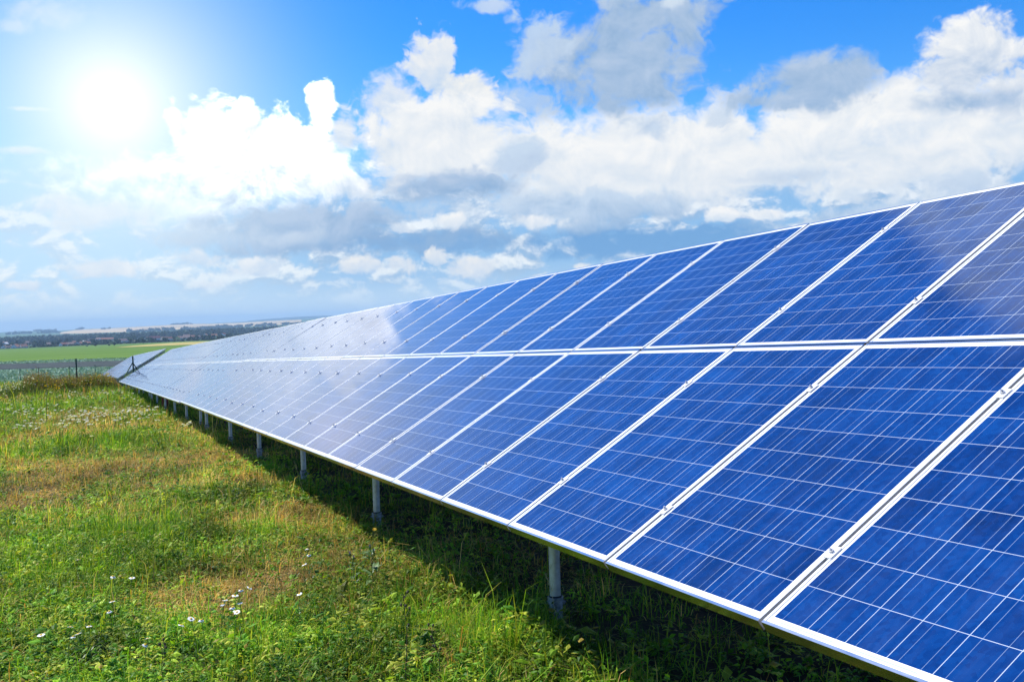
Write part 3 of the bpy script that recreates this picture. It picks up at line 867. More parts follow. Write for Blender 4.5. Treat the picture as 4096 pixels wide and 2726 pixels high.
for i, (az, hh) in enumerate(((-2.06, 13.5), (-1.97, 15.), (-1.89, 14.), (-1.80, 14.6), (-1.71, 12.8))):
    tree(az, 1385 + 8 * (i % 2), 2.0, hh / 2, 'slim dark poplar in the short row beside the long low building', BG, 360, .8, 20 + i, 'poplar_tree', 'poplar', 'row of poplars in the village')


def woods():
    rng = np.random.default_rng(77)
    VV, FF, CC = [], [], []
    base = 0
    def put(az, r, rx, hh, col):
        nonlocal base
        x, y, z = at(az, r)
        n = 46
        P = crown_points(n, rx, hh / 2, 5, rng) + np.array([x, y, z + hh / 2 + .5])
        V, F = leaf_cards(P, rx * .42, rng)
        VV.append(V); FF.append(F + base); base += len(V)
        CC.append(np.repeat(np.array(col) * rng.uniform(.65, 1.3, (n, 1)), 4, 0))
    pal = [BG, DG, (.030, .058, .030), (.05, .08, .04), (.020, .045, .030)]
    for i in range(2600):                                   # wood behind the village
        az = rng.uniform(-9, 17); r = rng.uniform(1950, 2750)
        if az < -1.2 and rng.random() < .45: r = rng.uniform(2150, 2750)
        if fbm(np.array([az * .9]), np.array([r / 260.]), 4, 2)[0] < .36: continue
        put(az, r, rng.uniform(8, 14), rng.uniform(14, 23) * (1.15 if az > 5 else 1.), pal[rng.integers(5)])
    for i in range(800):                                    # gardens between the houses
        az = rng.uniform(-9, 12); r = rng.uniform(1265, 1950)
        put(az, r, rng.uniform(3.5, 7), rng.uniform(4, 9.5), pal[rng.integers(5)] if rng.random() < .75 else (.06, .095, .05))
    for i in range(300):                                    # hedge line at the village edge
        put(rng.uniform(-2.4, 9), rng.uniform(1205, 1290), rng.uniform(2.2, 4.5), rng.uniform(1.5, 3.4), pal[rng.integers(3)])
    for a0, a1, r, k in ((-2.2, -1.2, 6300, 26), (1., 1.5, 5900, 6), (-.2, .1, 6300, 7), (4.5, 5.6, 6500, 20), (-3.6, -1., 5000, 26), (2.2, 7.6, 3900, 60), (7, 14, 4200, 60)):
        for i in range(k): put(rng.uniform(a0, a1), r + rng.uniform(-150, 150), rng.uniform(14, 26), rng.uniform(12, 24), BG)
    o = big_mesh('woods', np.concatenate(VV), np.concatenate(FF), M['leaf'], col=np.concatenate(CC), smooth=False)
    tag(o, 'blue green woods and gardens massed around and behind the village', 'woods', None, 'stuff')


woods()


def crops():
    rng = np.random.default_rng(9); n = 15000
    a = rng.uniform(-6, 9, n); r = rng.uniform(135, 262, n); lo = 204 - 2.2 * (a + 3.8); hi = 242 - 2.4 * (a + 3.8)
    k = ((r < lo) | (r > hi)) & (r < 260 - 2.6 * (a + 3.8)); a, r = a[k], r[k]
    x = r * np.sin(np.radians(a)) - 1.9; y = r * np.cos(np.radians(a)) - 2.54
    P = np.repeat(np.stack([x, y, H(x, y) + .12], -1), 3, 0) + rng.normal(0, .08, (3 * len(x), 3))
    V, F = leaf_cards(P, .17, rng)
    c = np.array([(.16, .29, .20), (.25, .39, .29), (.36, .50, .39), (.48, .60, .50)])[rng.integers(0, 4, len(x))]
    o = big_mesh('crops', V, F, M['leaf'], col=np.repeat(np.repeat(c, 3, 0) * rng.uniform(.8, 1.2, (3 * len(x), 1)), 4, 0), smooth=False)
    tag(o, 'grey green vegetable plants covering the field behind the far fence', None, None, 'stuff')


crops()


# ------------------------------------------------------------------ wire fences
def wire_fence(label, pts, hgt, spacing, r_wire, post_at, r_post, braces=(), group=None):
    e = empty('wire_fence', (pts[0][0], pts[0][1], h1(*pts[0])))
    tag(e, label, 'wire fence', group)
    org = Vector(e.location)
    mb = MB()
    (xa, ya), (xb, yb) = pts
    L = math.hypot(xb - xa, yb - ya); ux, uy = (xb - xa) / L, (yb - ya) / L
    gz = lambda s: h1(xa + ux * s, ya + uy * s)
    zs = np.array([gz(s) for s in np.linspace(0, L, 60)])
    g = lambda s: float(np.interp(s, np.linspace(0, L, 60), zs))
    P = lambda s, h: Vector((xa + ux * s, ya + uy * s, g(s) + h)) - org
    hb = hgt - .12
    s = -hb
    while s < L:
        for d in (1, -1):
            s0, s1 = (s, s + hb) if d > 0 else (s + hb, s)
            # clip to the fence length
            q = []
            for (sa, ha), (sb, hb_) in (((s0, .05), (s1, hb + .05)),):
                lo, hi = 0., 1.
                for bound, sg in ((0., 1), (L, -1)):
                    fa, fb = sg * (sa - bound), sg * (sb - bound)
                    if fa < 0 and fb < 0: lo, hi = 1., 0.
                    elif fa < 0: lo = max(lo, fa / (fa - fb))
                    elif fb < 0: hi = min(hi, fa / (fa - fb))
                if lo < hi:
                    q = [(sa + (sb - sa) * t, ha + (hb_ - ha) * t) for t in (lo, hi)]
            if q: mb.tube(P(*q[0]), P(*q[1]), r_wire, n=3, cap=False)
        s += spacing
    for hh in (.06, hgt * .52, hgt - .07):
        for i in range(20): mb.tube(P(L * i / 20, hh), P(L * (i + 1) / 20, hh), r_wire * 1.3, n=4, cap=False)
    link('wire_mesh', mb.mesh('wire_mesh', M['wire']), e)
    for s in post_at:
        mb = MB(); mb.tube(P(s, -.3), P(s, hgt), r_post, n=14); mb.tube(P(s, hgt), P(s, hgt + .02), r_post * 1.12, n=14)
        link('post', mb.mesh('post', M['fence'], True), e)
    for s, (bx, by), hh in braces:
        foot = Vector((xa + ux * s + bx, ya + uy * s + by, 0)); foot.z = h1(foot.x, foot.y) - .05
        mb = MB(); mb.tube(foot - org, P(s, hh), r_post * .72, n=12)
        link('brace', mb.mesh('brace', M['fence'], True), e)
    return e


FX0, FX1, FY = -11.6, .84, 59.6
wire_fence('green wire mesh fence with tall post before the weeds and a braced corner post', ((FX0, FY), (FX1, FY)), 1.95, .14, .0026,
           (.02, -2.22 - 5.2 - FX0, -2.22 - FX0, FX1 - FX0 - .02), .042, ((FX1 - FX0 - .02, (-1.0, -.35), 1.62), (FX1 - FX0 - .02, (.95, .5), 1.55)))
fy = 150.0
wire_fence('far thin green fence standing before the crop field', ((-16., fy), (4., fy + .4)), 1.9, .5, .004,
           [8.5, 11.0 - 2.4 - 2.4, 12.45, 15.75, 19.5, 2.], .045)

# ------------------------------------------------------------------ the air
hz_ = bpy.data.materials.new('summer_haze'); hz_.use_nodes = True
n = NT(hz_.node_tree)
for nd in list(n.n): n.n.remove(nd)
pv = n.node('ShaderNodeVolumePrincipled')
pv.inputs['Color'].default_value = (.50, .76, 1., 1); pv.inputs['Density'].default_value = 8.5e-5; pv.inputs['Anisotropy'].default_value = 0.
n.l.new(pv.outputs[0], n.node('ShaderNodeOutputMaterial').inputs['Volume'])
mb = MB(); mb.box((-9500, -900, -240), (16500, 20500, 120))
hob = link('haze', mb.mesh('haze', hz_)); hob['kind'] = 'stuff'

# ------------------------------------------------------------------ meadow
M['grass'] = leaf_material('grass_blades', .42, .10, .55)
M['herb'] = leaf_material('herb_leaves', .32, .14, .5)
G = np.random.default_rng(5)
DRY = [(-1.31, 13.7, 1.2), (-2.1, 13.3, .9), (-2.46, 15.2, 1.2), (-.3, 13.5, .8), (.05, 13.5, .6), (-1.32, 4.47, .42), (-1.15, 4.2, .34), (-.60, 5.1, .42),
       (-.9, 4.5, .32), (-.3, 2.28, .2), (-.9, 10.6, .8), (-2.75, 10.9, .9), (-.35, 7.3, .5), (-2.9, 22.3, 1.4), (-.8, 24, 1.2), (-1.6, 31, 2.), (-.2, 19, .7)]
LUSH = [(-.01, 2.5, .6), (-1.41, 7.06, .8), (-.37, 2.6, .35), (-2.03, 6.86, .6), (-1.66, 18.05, 1.5), (-2.0, 3.2, .7), (-1.5, 2.6, .5), (-.9, 3.1, .35), (-1.9, 40, 3.)]


def dryness(x, y):
    d = 1.25 * (fbm(x * .55, y * .38, 21, 4) - .5) + .75 * (fbm(x * 2.6, y * 2.2, 27, 2) - .5) + .31
    for bx, by, br in DRY: d = d + .75 * np.exp(-((x - bx) ** 2 + ((y - by) * .75) ** 2) / br ** 2)
    for bx, by, br in LUSH: d = d - .42 * np.exp(-((x - bx) ** 2 + ((y - by) * .75) ** 2) / br ** 2)
    d = d + .38 * np.exp(-((x - .08) / .28) ** 2) * np.clip((y - 4) / 3, 0, 1) * np.clip((26 - y) / 8, 0, 1)
    return np.clip(d, 0, 1)


def left_edge(y): return -1.9 - .070 * (y + 2.54) - 1.3 - .012 * y


def scatter(n, y0, y1, right):
    y = np.sqrt(G.uniform(0, 1, n)) * 0 + G.uniform(y0, y1, n)
    x = left_edge(y) + G.uniform(0, 1, n) * (right - left_edge(y))
    return x, y


PAL = np.array([(.055, .165, .008), (.110, .255, .012), (.185, .330, .016), (.265, .375, .024), (.350, .380, .040), (.080, .200, .022)])
STRAW = np.array([(.54, .39, .12), (.62, .49, .19), (.46, .28, .07), (.58, .38, .14), (.44, .23, .06)])


def tone_at(x, y):
    return np.clip(.20 + 1.75 * fbm(x * 2.1, y * 1.7, 71, 3) + .6 * (fbm(x * .45, y * .35, 73, 2) - .5), .35, 1.6)[:, None]


def blend_cols(dry, n, rng):
    c = PAL[rng.integers(0, len(PAL), n)]
    s = STRAW[rng.integers(0, len(STRAW), n)]
    k = (rng.uniform(0, 1, n) < (dry * .85 - .08))[:, None]
    c = np.where(k, s, c * (1 - .18 * dry[:, None]) + .18 * dry[:, None] * np.array((.24, .22, .05)))
    return c * rng.uniform(.80, 1.42, (n, 1))


def blades(x, y, z, yaw, h, w_, lean, col):
    """three segment curved strips: 5 points each"""
    n = len(x); cy, sy = np.cos(yaw), np.sin(yaw)
    base = np.stack([x, y, z], -1)
    side = np.stack([-sy, cy, np.zeros(n)], -1) * (w_ * .5)[:, None]
    fw = np.stack([cy, sy, np.zeros(n)], -1)
    up = np.array([0, 0, 1.])
    mid = base + up * (h * .62)[:, None] + fw * (lean * .32)[:, None]
    tip = base + up * (h * (1 - .18 * np.clip(lean / np.maximum(h, 1e-4), 0, 2)))[:, None] + fw * lean[:, None]
    V = np.stack([base - side, base + side, mid - side * .8, mid + side * .8, tip], 1).reshape(-1, 3)
    i = np.arange(n)[:, None] * 5
    return V, i + np.array([0, 1, 3, 2]), i + np.array([2, 3, 4]), np.repeat(col, 5, 0)


def build_stuff(name, parts, mat, label, cat=None):
    VV, F4, F3, CC = [], [], [], []; b = 0
    for V, q, t, c in parts:
        VV.append(V); CC.append(c)
        if q is not None and len(q): F4.append(q + b)
        if t is not None and len(t): F3.append(t + b)
        b += len(V)
    o = big_mesh(name, np.concatenate(VV), np.concatenate(F4) if F4 else np.zeros((0, 4)), mat, np.concatenate(F3) if F3 else None, np.concatenate(CC), smooth=False)
    tag(o, label, None, None, 'stuff'); return o


def grass_zone(n, y0, y1, right, hm, wm, tuft=9):
    nt = n // tuft
    tx, ty = scatter(nt, y0, y1, right)
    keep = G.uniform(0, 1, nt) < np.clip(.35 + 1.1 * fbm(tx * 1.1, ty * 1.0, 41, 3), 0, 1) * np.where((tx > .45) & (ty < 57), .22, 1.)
    tx, ty = tx[keep], ty[keep]; nt = len(tx)
    x = np.repeat(tx, tuft) + G.normal(0, .022 + wm * 3, nt * tuft); y = np.repeat(ty, tuft) + G.normal(0, .022 + wm * 3, nt * tuft)
    n = len(x)
    d = dryness(x, y)
    tall = np.repeat(G.gamma(2.4, .42, nt), tuft) * (.40 + 1.25 * fbm(x * 1.5, y * 1.3, 51, 3))
    h = hm * tall * G.uniform(.6, 1.35, n) * (1 - .35 * d)
    flat = G.uniform(0, 1, n)
    lean = h * np.where(flat < .42 + .25 * d, G.uniform(.8, 1.9, n), G.uniform(.15, .8, n))
    h = np.where(flat < .42 + .25 * d, h * .6, h)
    return blades(x, y, H(x, y) - .005, G.uniform(0, 6.283, n), h, wm * G.uniform(.6, 1.5, n), lean, blend_cols(d, n, G) * tone_at(x, y))


def herb_zone(n, y0, y1, right, lm, tall=.10, leaves=9):
    """broad leaved weeds: leaves on short stems round a centre"""
    px, py = scatter(n, y0, y1, right)
    d = dryness(px, py)
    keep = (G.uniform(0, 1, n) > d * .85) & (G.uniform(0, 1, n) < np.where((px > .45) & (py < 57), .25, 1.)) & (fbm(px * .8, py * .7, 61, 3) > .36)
    px, py, d = px[keep], py[keep], d[keep]; n = len(px)
    size = lm * np.clip(G.gamma(5., .2, n), .4, 1.35); hh = tall * G.gamma(3., .33, n); tone = PAL[G.integers(0, 5, n)] * G.uniform(.7, 1.35, (n, 1))
    k = leaves
    cx, cy_, s, hp = (np.repeat(a, k) for a in (px, py, size, hh))
    col = np.repeat(tone * tone_at(px, py), k, 0) * G.uniform(.75, 1.3, (n * k, 1))
    yel = G.uniform(0, 1, n * k) < (.04 if y1 < 10 else .015)
    col[yel] = np.array((.36, .27, .05))
    m_ = n * k
    yaw = G.uniform(0, 6.283, m_); el = G.uniform(-.25, .95, m_); L = s * G.uniform(.55, 1.25, m_); wd_ = L * G.uniform(.16, .32, m_)
    off = G.uniform(0, .5, m_) * s; hz0 = hp * G.uniform(.1, 1., m_)
    cx = cx + np.cos(yaw) * off; cy_ = cy_ + np.sin(yaw) * off
    b = np.stack([cx, cy_, H(cx, cy_) + hz0], -1)
    dr = np.stack([np.cos(yaw) * np.cos(el), np.sin(yaw) * np.cos(el), np.sin(el)], -1)
    sd = np.stack([-np.sin(yaw), np.cos(yaw), np.zeros(m_)], -1)
    roll = G.uniform(-.7, .7, m_); upv = np.cross(dr, sd)
    sd = sd * np.cos(roll)[:, None] + upv * np.sin(roll)[:, None]
    nrm = np.cross(dr, sd)
    c = b + dr * (L * .5)[:, None]; t = b + dr * L[:, None] + np.array([0, 0, -1.]) * (L * .22)[:, None]
    lift = nrm * (wd_ * -.35)[:, None]
    l = b + dr * (L * .45)[:, None] + sd * wd_[:, None] + lift; r = b + dr * (L * .45)[:, None] - sd * wd_[:, None] + lift
    V = np.stack([b, l, c, r, t], 1).reshape(-1, 3); i = np.arange(m_)[:, None] * 5
    F3 = np.concatenate([i + np.array(q) for q in ((0, 3, 2), (2, 3, 4), (0, 2, 1), (2, 4, 1))])
    return V, None, F3, np.repeat(col, 5, 0)


grass = [grass_zone(150000, -.2, 7.5, 2.2, .092, .0044), grass_zone(120000, 6.5, 18, 1.9, .095, .0070), grass_zone(95000, 16, 38, 1.3, .135, .012),
         grass_zone(60000, 36, 66, 1.6, .17, .022, 7), grass_zone(26000, 64, 128, 6., .26, .05, 6)]
# mown straw lying about
def straw_zone(n, y0, y1, L):
    x, y = scatter(n, y0, y1, 1.2); d = dryness(x, y); k = G.uniform(0, 1, n) < d * 1.1 - .15; x, y = x[k], y[k]; n = len(x)
    c = STRAW[G.integers(0, len(STRAW), n)] * G.uniform(.7, 1.3, (n, 1))
    h = L * G.uniform(.12, .4, n)
    return blades(x, y, H(x, y) + .004, G.uniform(0, 6.283, n), h, np.full(n, .0035) * (1 + y / 10), L * G.uniform(.5, 1.4, n), c)
grass += [straw_zone(42000, .2, 8, .085), straw_zone(30000, 8, 22, .11)]
build_stuff('grass', grass, M['grass'], 'rough meadow grass, green with dry straw patches')
build_stuff('weeds', [herb_zone(11000, -.2, 7., 2.0, .042, .085, 11), herb_zone(9000, .2, 8., 1.8, .028, .06, 13), herb_zone(500, .2, 9., 1.2, .075, .06, 8), herb_zone(14000, 7, 19, 1.3, .050, .09, 9), herb_zone(6000, 18, 40, 1., .085, .11, 7), herb_zone(1800, 38, 66, 1., .15, .14, 6)],
            M['herb'], 'broad leaved weeds growing all through the meadow')


# tall reddish weeds in front of the wire fence
def tall_weeds():
    parts = []; y_mid = .5
    def band(n, x0, x1, y0, y1, hfun, pal, w_):
        x = G.uniform(x0, x1, n); y = G.uniform(y0, y1, n)
        h = hfun(x) * G.uniform(.4, 1.12, n) * (.62 + .75 * fbm(x * 2.2, y * 1.5, 81, 2)); c = np.array(pal)[G.integers(0, len(pal), n)] * G.uniform(.7, 1.3, (n, 1))
        parts.append(blades(x, y, H(x, y), G.uniform(0, 6.283, n), h, w_ * G.uniform(.6, 1.4, n), h * G.uniform(.05, .38, n), c))
        return x, y, h
    red = [(.12, .19, .030), (.20, .19, .055), (.26, .18, .08), (.10, .18, .025), (.17, .22, .04), (.25, .25, .09), (.09, .16, .02)]
    grn = [(.07, .14, .02), (.10, .17, .03), (.14, .19, .04), (.16, .16, .05)]
    prof = lambda x: np.interp(x, [-9, -6.4, -5.6, -4.7, -4.2, -3.4, -2.6, -1.8, -1.0, -.3, .1], [.9, .7, .75, 1.15, 1.25, .95, .92, 1.0, 1.05, .75, .25]) * .98
    x, y, h = band(5200, -4.9, .1, 57.6, 59.9, prof, red, .022)
    x2, y2, h2 = band(3400, -8.5, -4.3, 56.5, 60., lambda x: prof(x) * .8, grn, .024)
    band(3600, -8.5, -.1, 53.5, 57.5, lambda x: prof(x) * np.interp(y_mid, [0, 1], [.45, .45]), grn, .024)
    band(2500, -4.9, 0., 56.8, 58., lambda x: prof(x) * .45, grn + red, .024)
    def heads(x, y, z, s, pal, spread):
        n = len(x); P = np.stack([x, y, z], -1) + G.normal(0, spread, (n, 3))
        V, F = leaf_cards(P, s, G); c = np.array(pal)[G.integers(0, len(pal), n)] * G.uniform(.75, 1.2, (n, 1))
        parts.append((V, F, None, np.repeat(c, 4, 0)))
    k = G.uniform(0, 1, len(x)) < .75
    for j in range(3): heads(x[k], y[k], H(x[k], y[k]) + h[k] * G.uniform(.72, 1.02, k.sum()), .026, [(.24, .125, .07), (.30, .16, .10), (.22, .16, .06), (.34, .24, .13)], .03)
    k = G.uniform(0, 1, len(x)) < .10; heads(x[k], y[k] - .3, H(x[k], y[k]) + h[k] * G.uniform(.5, 1.02, k.sum()), .040, [(.72, .50, .02), (.80, .58, .03)], .05)
    xs = G.normal(-3.5, .28, 46); ys = G.normal(57.2, .2, 46); heads(xs, ys, H(xs, ys) + G.uniform(.25, .62, 46), .045, [(.80, .55, .02)], .03)
    xs = G.normal(-.85, .3, 60); ys = G.normal(59.4, .2, 60); heads(xs, ys, H(xs, ys) + G.uniform(.75, 1.02, 60), .045, [(.75, .58, .05)], .04)
    k = G.uniform(0, 1, len(x)) < .13; heads(x[k], y[k] - .4, H(x[k], y[k]) + h[k] * G.uniform(.35, .85, k.sum()), .035, [(.62, .60, .50), (.5, .46, .36)], .05)
    k = G.uniform(0, 1, len(x2)) < .22; heads(x2[k], y2[k], H(x2[k], y2[k]) + h2[k] * 1.0, .042, [(.75, .75, .68)], .05)
    build_stuff('tall_weeds', parts, M['grass'], 'band of tall reddish and yellow flowering weeds along the wire fence')


tall_weeds()


def wildflowers():
    parts = []
    cl = []
    for cx, cy, sx, sy, n in ((-2.2, 49, 1.4, 3., 46), (-.9, 47, 1.0, 3., 44), (-4., 42, 1., 3., 32), (-3.6, 33, .5, 1.8, 44), (-2.6, 33., .8, 1.6, 16), (-2.1, 27.5, .6, 1.6, 55),
                              (-1.0, 28, .7, 1.4, 56), (-.4, 27, .5, 1.4, 34), (-1.9, 24.3, .6, 1., 34), (-3.0, 23.5, .5, 1.2, 28), (-.05, 37, .4, 3., 26), (-.05, 18.3, .16, .25, 5), (-.7, 22, .8, 2, 14), (-2.2, 52, 1.6, 2.5, 30)):
        cl.append((G.normal(cx, sx, n), G.normal(cy, sy, n)))
    x = np.concatenate([c[0] for c in cl]); y = np.concatenate([c[1] for c in cl])
    k = x < .15 - .0 * y; x, y = x[k], y[k]; n = len(x)
    z = H(x, y); h = G.uniform(.12, .34, n)
    parts.append(blades(x, y, z, G.uniform(0, 6.28, n), h, np.full(n, .012), h * .08, np.tile((.06, .12, .02), (n, 1))))
    P = np.stack([x, y, z + h * .98], -1)
    for j in range(4):                                         # a head is a cluster of small florets
        q = P + G.normal(0, .016, (n, 3)) * np.array([1, 1, .35]); s = G.uniform(.014, .030, n)
        a = G.uniform(0, 6.28, n); ux = np.stack([np.cos(a), np.sin(a), G.normal(0, .25, n)], -1) * s[:, None]; uy = np.stack([-np.sin(a), np.cos(a), G.normal(0, .25, n)], -1) * s[:, None]
        V = np.stack([q - ux - uy, q + ux - uy, q + ux + uy, q - ux + uy], 1).reshape(-1, 3)
        parts.append((V, np.arange(4 * n).reshape(-1, 4), None, np.repeat(np.array((.74, .75, .66)) * G.uniform(.8, 1.1, (n, 1)), 4, 0)))
    build_stuff('wildflowers', parts, M['grass'], 'scattered white wildflower heads in the farther meadow')


wildflowers()

# ------------------------------------------------------------------ single flowers and stalks near the camera
M['petal'] = noisy('white_petal', (.72, .73, .72), (.84, .84, .82), 60., .6)
M['disc'] = noisy('yellow_disc', (.62, .38, .02), (.80, .55, .03), 300., .7)
M['stem'] = noisy('green_stem', (.05, .11, .02), (.09, .16, .03), 20., .55)
M['brownstem'] = noisy('brown_stem', (.035, .03, .015), (.10, .075, .035), 30., .7)
M['yellow'] = noisy('yellow_petal', (.75, .46, .01), (.85, .60, .02), 60., .6)
M['thistle'] = noisy('thistle_purple', (.34, .17, .38), (.52, .30, .55), 80., .7)
M['seed'] = noisy('straw_seed', (.42, .32, .15), (.60, .48, .25), 60., .7)


def daisy_meshes(rp, n, r0, droop):
    mb = MB()
    for i in range(n):
        a = 2 * math.pi * i / n + random.uniform(-.08, .08); L = rp * random.uniform(.88, 1.06); wd_ = rp * .19
        c, s = math.cos(a), math.sin(a); dz = -droop * rp * random.uniform(.5, 1.4)
        P = lambda r, t, z: (c * r - s * t, s * r + c * t, z)
        mb.add([P(r0, -wd_ * .5, 0), P(r0, wd_ * .5, 0), P(L * .7, wd_, .001 + dz * .5), P(L, 0, dz), P(L * .7, -wd_, .001 + dz * .5)], [(0, 4, 3, 2, 1)])
    pet = mb.mesh('petals', M['petal'])
    bm = bmesh.new(); bmesh.ops.create_uvsphere(bm, u_segments=12, v_segments=6, radius=r0 * 1.25)
    for v in bm.verts: v.co.z = v.co.z * .55 + .001
    me = bpy.data.meshes.new('centre'); bm.to_mesh(me); bm.free(); me.materials.append(M['disc'])
    return pet, me


random.seed(8)
DVAR = [daisy_meshes(.0165, 14, .0048, .15), daisy_meshes(.0150, 13, .0050, .5), daisy_meshes(.0180, 16, .0050, .05)]


def daisy(x, y, hgt, i, label, group):
    z = h1(x, y); rnd = random.Random(i)
    e = empty('daisy', (x, y, z)); tag(e, label, 'daisy', group)
    top = Vector((rnd.uniform(-.03, .03), rnd.uniform(-.03, .03), hgt)); pts = [Vector((0, 0, -.02)), Vector((top.x * .2, top.y * .2, hgt * .5)), top]
    mb = MB(); mb.tube(pts[0], pts[1], .0016, n=6); mb.tube(pts[1], pts[2], .0014, n=6)
    for q in range(4):
        a = rnd.uniform(0, 6.28); b = pts[0].lerp(pts[1], rnd.uniform(.3, 1.)); d = Vector((math.cos(a), math.sin(a), .6)) * .03; s = Vector((-math.sin(a), math.cos(a), 0)) * .004
        mb.add([b, b + d * .5 + s, b + d, b + d * .5 - s], [(0, 1, 2, 3)])
    link('stem', mb.mesh('stem', M['stem']), e)
    pm, cm = DVAR[i % 3]; sc = rnd.uniform(1.05, 1.3)
    p = link('petals', pm, e, top); p.rotation_euler = (rnd.uniform(-.15, .45), rnd.uniform(-.40, .25), rnd.uniform(0, 6)); p.scale = (sc,) * 3
    link('centre', cm, p)


DAISIES = {
    'a': ('one of three white daisies close together amid green weeds, farthest left cluster', 'trio of daisies in the green weeds', [(-1.8, 4.5), (-1.76, 4.46), (-1.69, 4.52)]),
    'b': ('one of two white daisies in dark grass below the daisy trio', 'pair of daisies below the trio', [(-1.79, 3.72), (-1.81, 3.57)]),
    'c': ('lone white daisy at the left end of the lowest daisy row', None, [(-2.18, 3.38)]),
    'd': ('one of four white daisies in a level line of lush grass at lower left', 'line of daisies at the lower left', [(-2.04, 3.18), (-2.0, 3.13), (-1.97, 3.12), (-1.93, 3.14)]),
    'e': ('one of two touching white daisies, the lowest pair in the meadow', 'lowest pair of daisies', [(-1.68, 2.77), (-1.66, 2.78)]),
    'f': ('one of three loose white daisies in front of the dry patch', 'daisies before the dry patch', [(-1.49, 2.89), (-1.36, 3.05), (-1.41, 2.97)]),
    'g': ('one of four white daisies in a row at the rim of the dry patch', 'daisy row at the rim of the dry patch', [(-1.23, 3.45), (-1.21, 3.41), (-1.15, 3.38), (-1.11, 3.36)]),
    'h': ('one of two bigger white daisies above the daisy row at the dry patch', 'two bigger daisies above the row', [(-1.08, 3.71), (-1.06, 3.6)]),
    'i': ('one of three white daisies just below the daisy row at the dry patch', 'daisies below the row', [(-1.16, 3.14), (-1.23, 3.13), (-1.22, 2.96)]),
    'j': ('lone white daisy in brown dry grass, right of all the clusters', None, [(-.78, 3.43)]),
    'k': ('one of four small white daisies on bare straw near the panel shadow', 'daisies near the panel shadow', [(-.47, 4.59), (-.58, 4.52), (-.58, 4.25), (-.49, 4.4)]),
    'l': ('lone distant white daisy in green weeds above the daisy trio', None, [(-2.0, 5.5)]),
}
di = 0
for lab, grp, pts in DAISIES.values():
    for x, y in pts:
        daisy(x, y,   .215 + .025 * math.sin(di * 2.3), di, lab, grp); di += 1


def stalk(name, label, cat, x, y, hgt, lean, mat, leaves=6, head=None, hmat=None, r=.0028, leafmat=None, leafsize=.05, seed=0):
    rnd = random.Random(seed); z = h1(x, y)
    e = empty(name, (x, y, z)); tag(e, label, cat)
    pts = [Vector((lean[0] * t * t + .008 * math.sin(7 * t + seed), lean[1] * t * t + .006 * math.cos(5 * t + seed), hgt * t - .02 * (t == 0))) for t in (0, .2, .4, .6, .8, 1.)]
    mb = MB()
    for i in range(5): mb.tube(pts[i], pts[i + 1], r * (1 - .12 * i), r * (.88 - .12 * i), n=7, cap=False)
    link('stem', mb.mesh('stem', mat, True), e)
    if leaves:
        mb = MB()
        for i in range(leaves):
            t = rnd.uniform(.08, .85); k = int(t * 5); b = pts[k].lerp(pts[k + 1], t * 5 - k); a = 2.4 * i + rnd.uniform(-.3, .3)
            L = leafsize * rnd.uniform(.7, 1.2) * (1.15 - .6 * t); d = Vector((math.cos(a), math.sin(a), rnd.uniform(.1, .7))); s = Vector((-math.sin(a), math.cos(a), 0)) * L * .2
            c = b + d * L * .5; mb.add([b, c + s + Vector((0, 0, .004)), c, c - s + Vector((0, 0, .004)), b + d * L - Vector((0, 0, L * .25))], [(0, 2, 1), (2, 4, 1), (0, 3, 2), (2, 3, 4)])
        link('leaf', mb.mesh('leaf', leafmat or M['stem']), e)
    if head: head(e, pts, rnd, hmat)
    return e


def head_flower(e, pts, rnd, hm):
    mb = MB()
    for ring, (n, L, z) in enumerate(((12, .018, 0.), (9, .012, .003))):
        for i in range(n):
            a = 2 * math.pi * i / n + ring * .2; c, s = math.cos(a), math.sin(a); wv = L * .3
            mb.add([(0, 0, z), (c * L * .7 - s * wv, s * L * .7 + c * wv, z + .003), (c * L, s * L, z + .001), (c * L * .7 + s * wv, s * L * .7 - c * wv, z + .003)], [(0, 3, 2, 1)])
    o = link('petals', mb.mesh('petals', hm), e, pts[-1]); o.rotation_euler = (.6, .1, 0)
    link('centre', DVAR[0][1], o)


def head_thistle(e, pts, rnd, hm):
    for q, (ox, oy, oz) in enumerate(((0, 0, 0), (.03, .02, -.035))):
        mb = MB(); mb.tube((0, 0, -.012), (0, 0, .0), .005, .009, 10); mb.tube((0, 0, .0), (0, 0, .008), .009, .006, 10)
        o = link('bud', mb.mesh('bud', M['stem'], True), e, pts[-1] + Vector((ox, oy, oz)))
        mb = MB()
        for i in range(26):
            a = rnd.uniform(0, 6.28); t = rnd.uniform(0, .55); d = Vector((math.cos(a) * math.sin(t), math.sin(a) * math.sin(t), math.cos(t)))
            mb.tube(Vector((0, 0, .004)), Vector((0, 0, .004)) + d * .017, .0011, .0006, 3, cap=False)
        link('petals', mb.mesh('petals', hm), o)


def head_buds(e, pts, rnd, hm):
    mb = MB()
    for i in range(7):
        t = rnd.uniform(.55, 1.); k = min(4, int(t * 5)); b = pts[k].lerp(pts[k + 1], min(1., t * 5 - k)); a = rnd.uniform(0, 6.28); d = Vector((math.cos(a), math.sin(a), .8)) * rnd.uniform(.012, .035)
        mb.tube(b, b + d, .0012, n=5, cap=False); mb.tube(b + d, b + d + Vector((0, 0, .008)), .0035, .0060, 8); mb.tube(b + d + Vector((0, 0, .0081)), b + d + Vector((0, 0, .014)), .0060, .002, 8)
    link('seed_head', mb.mesh('seed_head', hm, True), e)


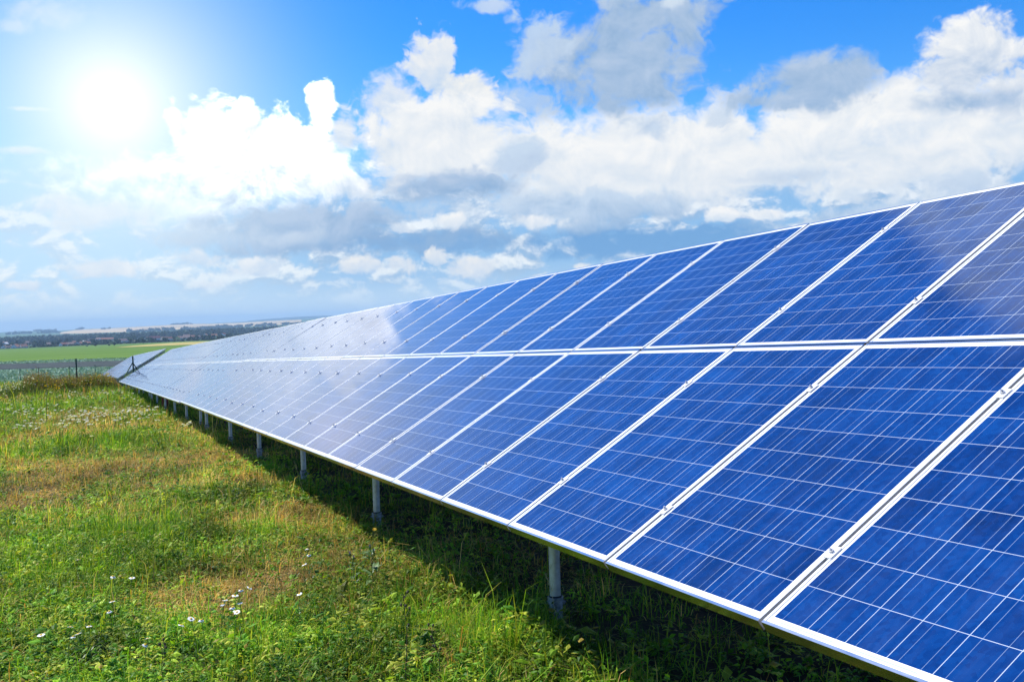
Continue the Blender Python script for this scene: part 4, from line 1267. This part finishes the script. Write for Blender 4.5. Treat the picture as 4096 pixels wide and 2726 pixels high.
def head_panicle(e, pts, rnd, hm):
    mb = MB(); tip = pts[-1]; dr = (pts[-1] - pts[-2]).normalized()
    for i in range(26):
        t = i / 26; b = tip - dr * .11 * (1 - t); a = rnd.uniform(0, 6.28); d = (dr + Vector((math.cos(a), math.sin(a), -.2)) * .7).normalized() * (.028 * (1 - .5 * t))
        s = d.orthogonal().normalized() * .0022
        mb.add([b, b + d * .5 + s, b + d, b + d * .5 - s], [(0, 1, 2, 3)])
    link('seed_head', mb.mesh('seed_head', hm), e)


stalk('yellow_flower', 'single yellow flower on a thin stem at the edge of the panel shadow', 'flower', -.03, 4.50, .31, (.02, .0), M['stem'], 4, head_flower, M['yellow'], .0018, seed=1)
stalk('thistle', 'taller thistle with pale purple flower heads beside the panel shadow', 'thistle', -.17, 3.96, .30, (-.02, .0), M['stem'], 16, head_thistle, M['thistle'], .004, leafsize=.12, seed=2)
stalk('thistle', 'smaller thistle with one faint purple head, just left of the taller thistle', 'thistle', -.28, 4.03, .26, (-.02, .02), M['stem'], 10, head_thistle, M['thistle'], .003, leafsize=.08, seed=3)
stalk('weed_stalk', 'long straight dark green weed stalk rising from the bottom edge of the meadow', 'weed', -.555, 1.98, .46, (.012, .03), M['brownstem'], 3, head_buds, M['brownstem'], .0032, leafsize=.03, seed=4)
stalk('weed_stalk', 'shorter dark weed stalk with brown buds, right of the long straight stalk', 'weed', -.40, 1.95, .27, (-.03, .02), M['brownstem'], 2, head_buds, M['brownstem'], .0026, leafsize=.03, seed=5)
stalk('weed_stalk', 'dark stalk with round seed buds among the lowest daisies', 'weed', -1.63, 2.42, .30, (.03, .0), M['brownstem'], 3, head_buds, M['brownstem'], .0024, leafsize=.03, seed=6)
stalk('grass_stalk', 'bent straw grass stalk with a drooping seed head before the second post', 'grass stalk', .20, 8.10, .44, (-.10, -.05), M['seed'], 0, head_panicle, M['seed'], .0022, seed=7)
stalk('grass_stalk', 'pale thin grass stalk with a seed head in the shade by the nearest post', 'grass stalk', .42, 2.35, .30, (-.05, .03), M['seed'], 0, head_panicle, M['seed'], .0018, seed=8)
stalk('dock_stalk', 'brown dock stalk standing upright in the meadow before the white flowers', 'dock', -2.86, 27.5, .95, (.03, .0), M['brownstem'], 6, head_buds, M['brownstem'], .008, leafsize=.16, seed=9)
stalk('dock_stalk', 'brown dock stalk in the weeds near the left edge, before the wire fence', 'dock', -6.05, 52., 1.35, (.05, .0), M['brownstem'], 8, head_buds, M['brownstem'], .016, leafsize=.2, seed=10)
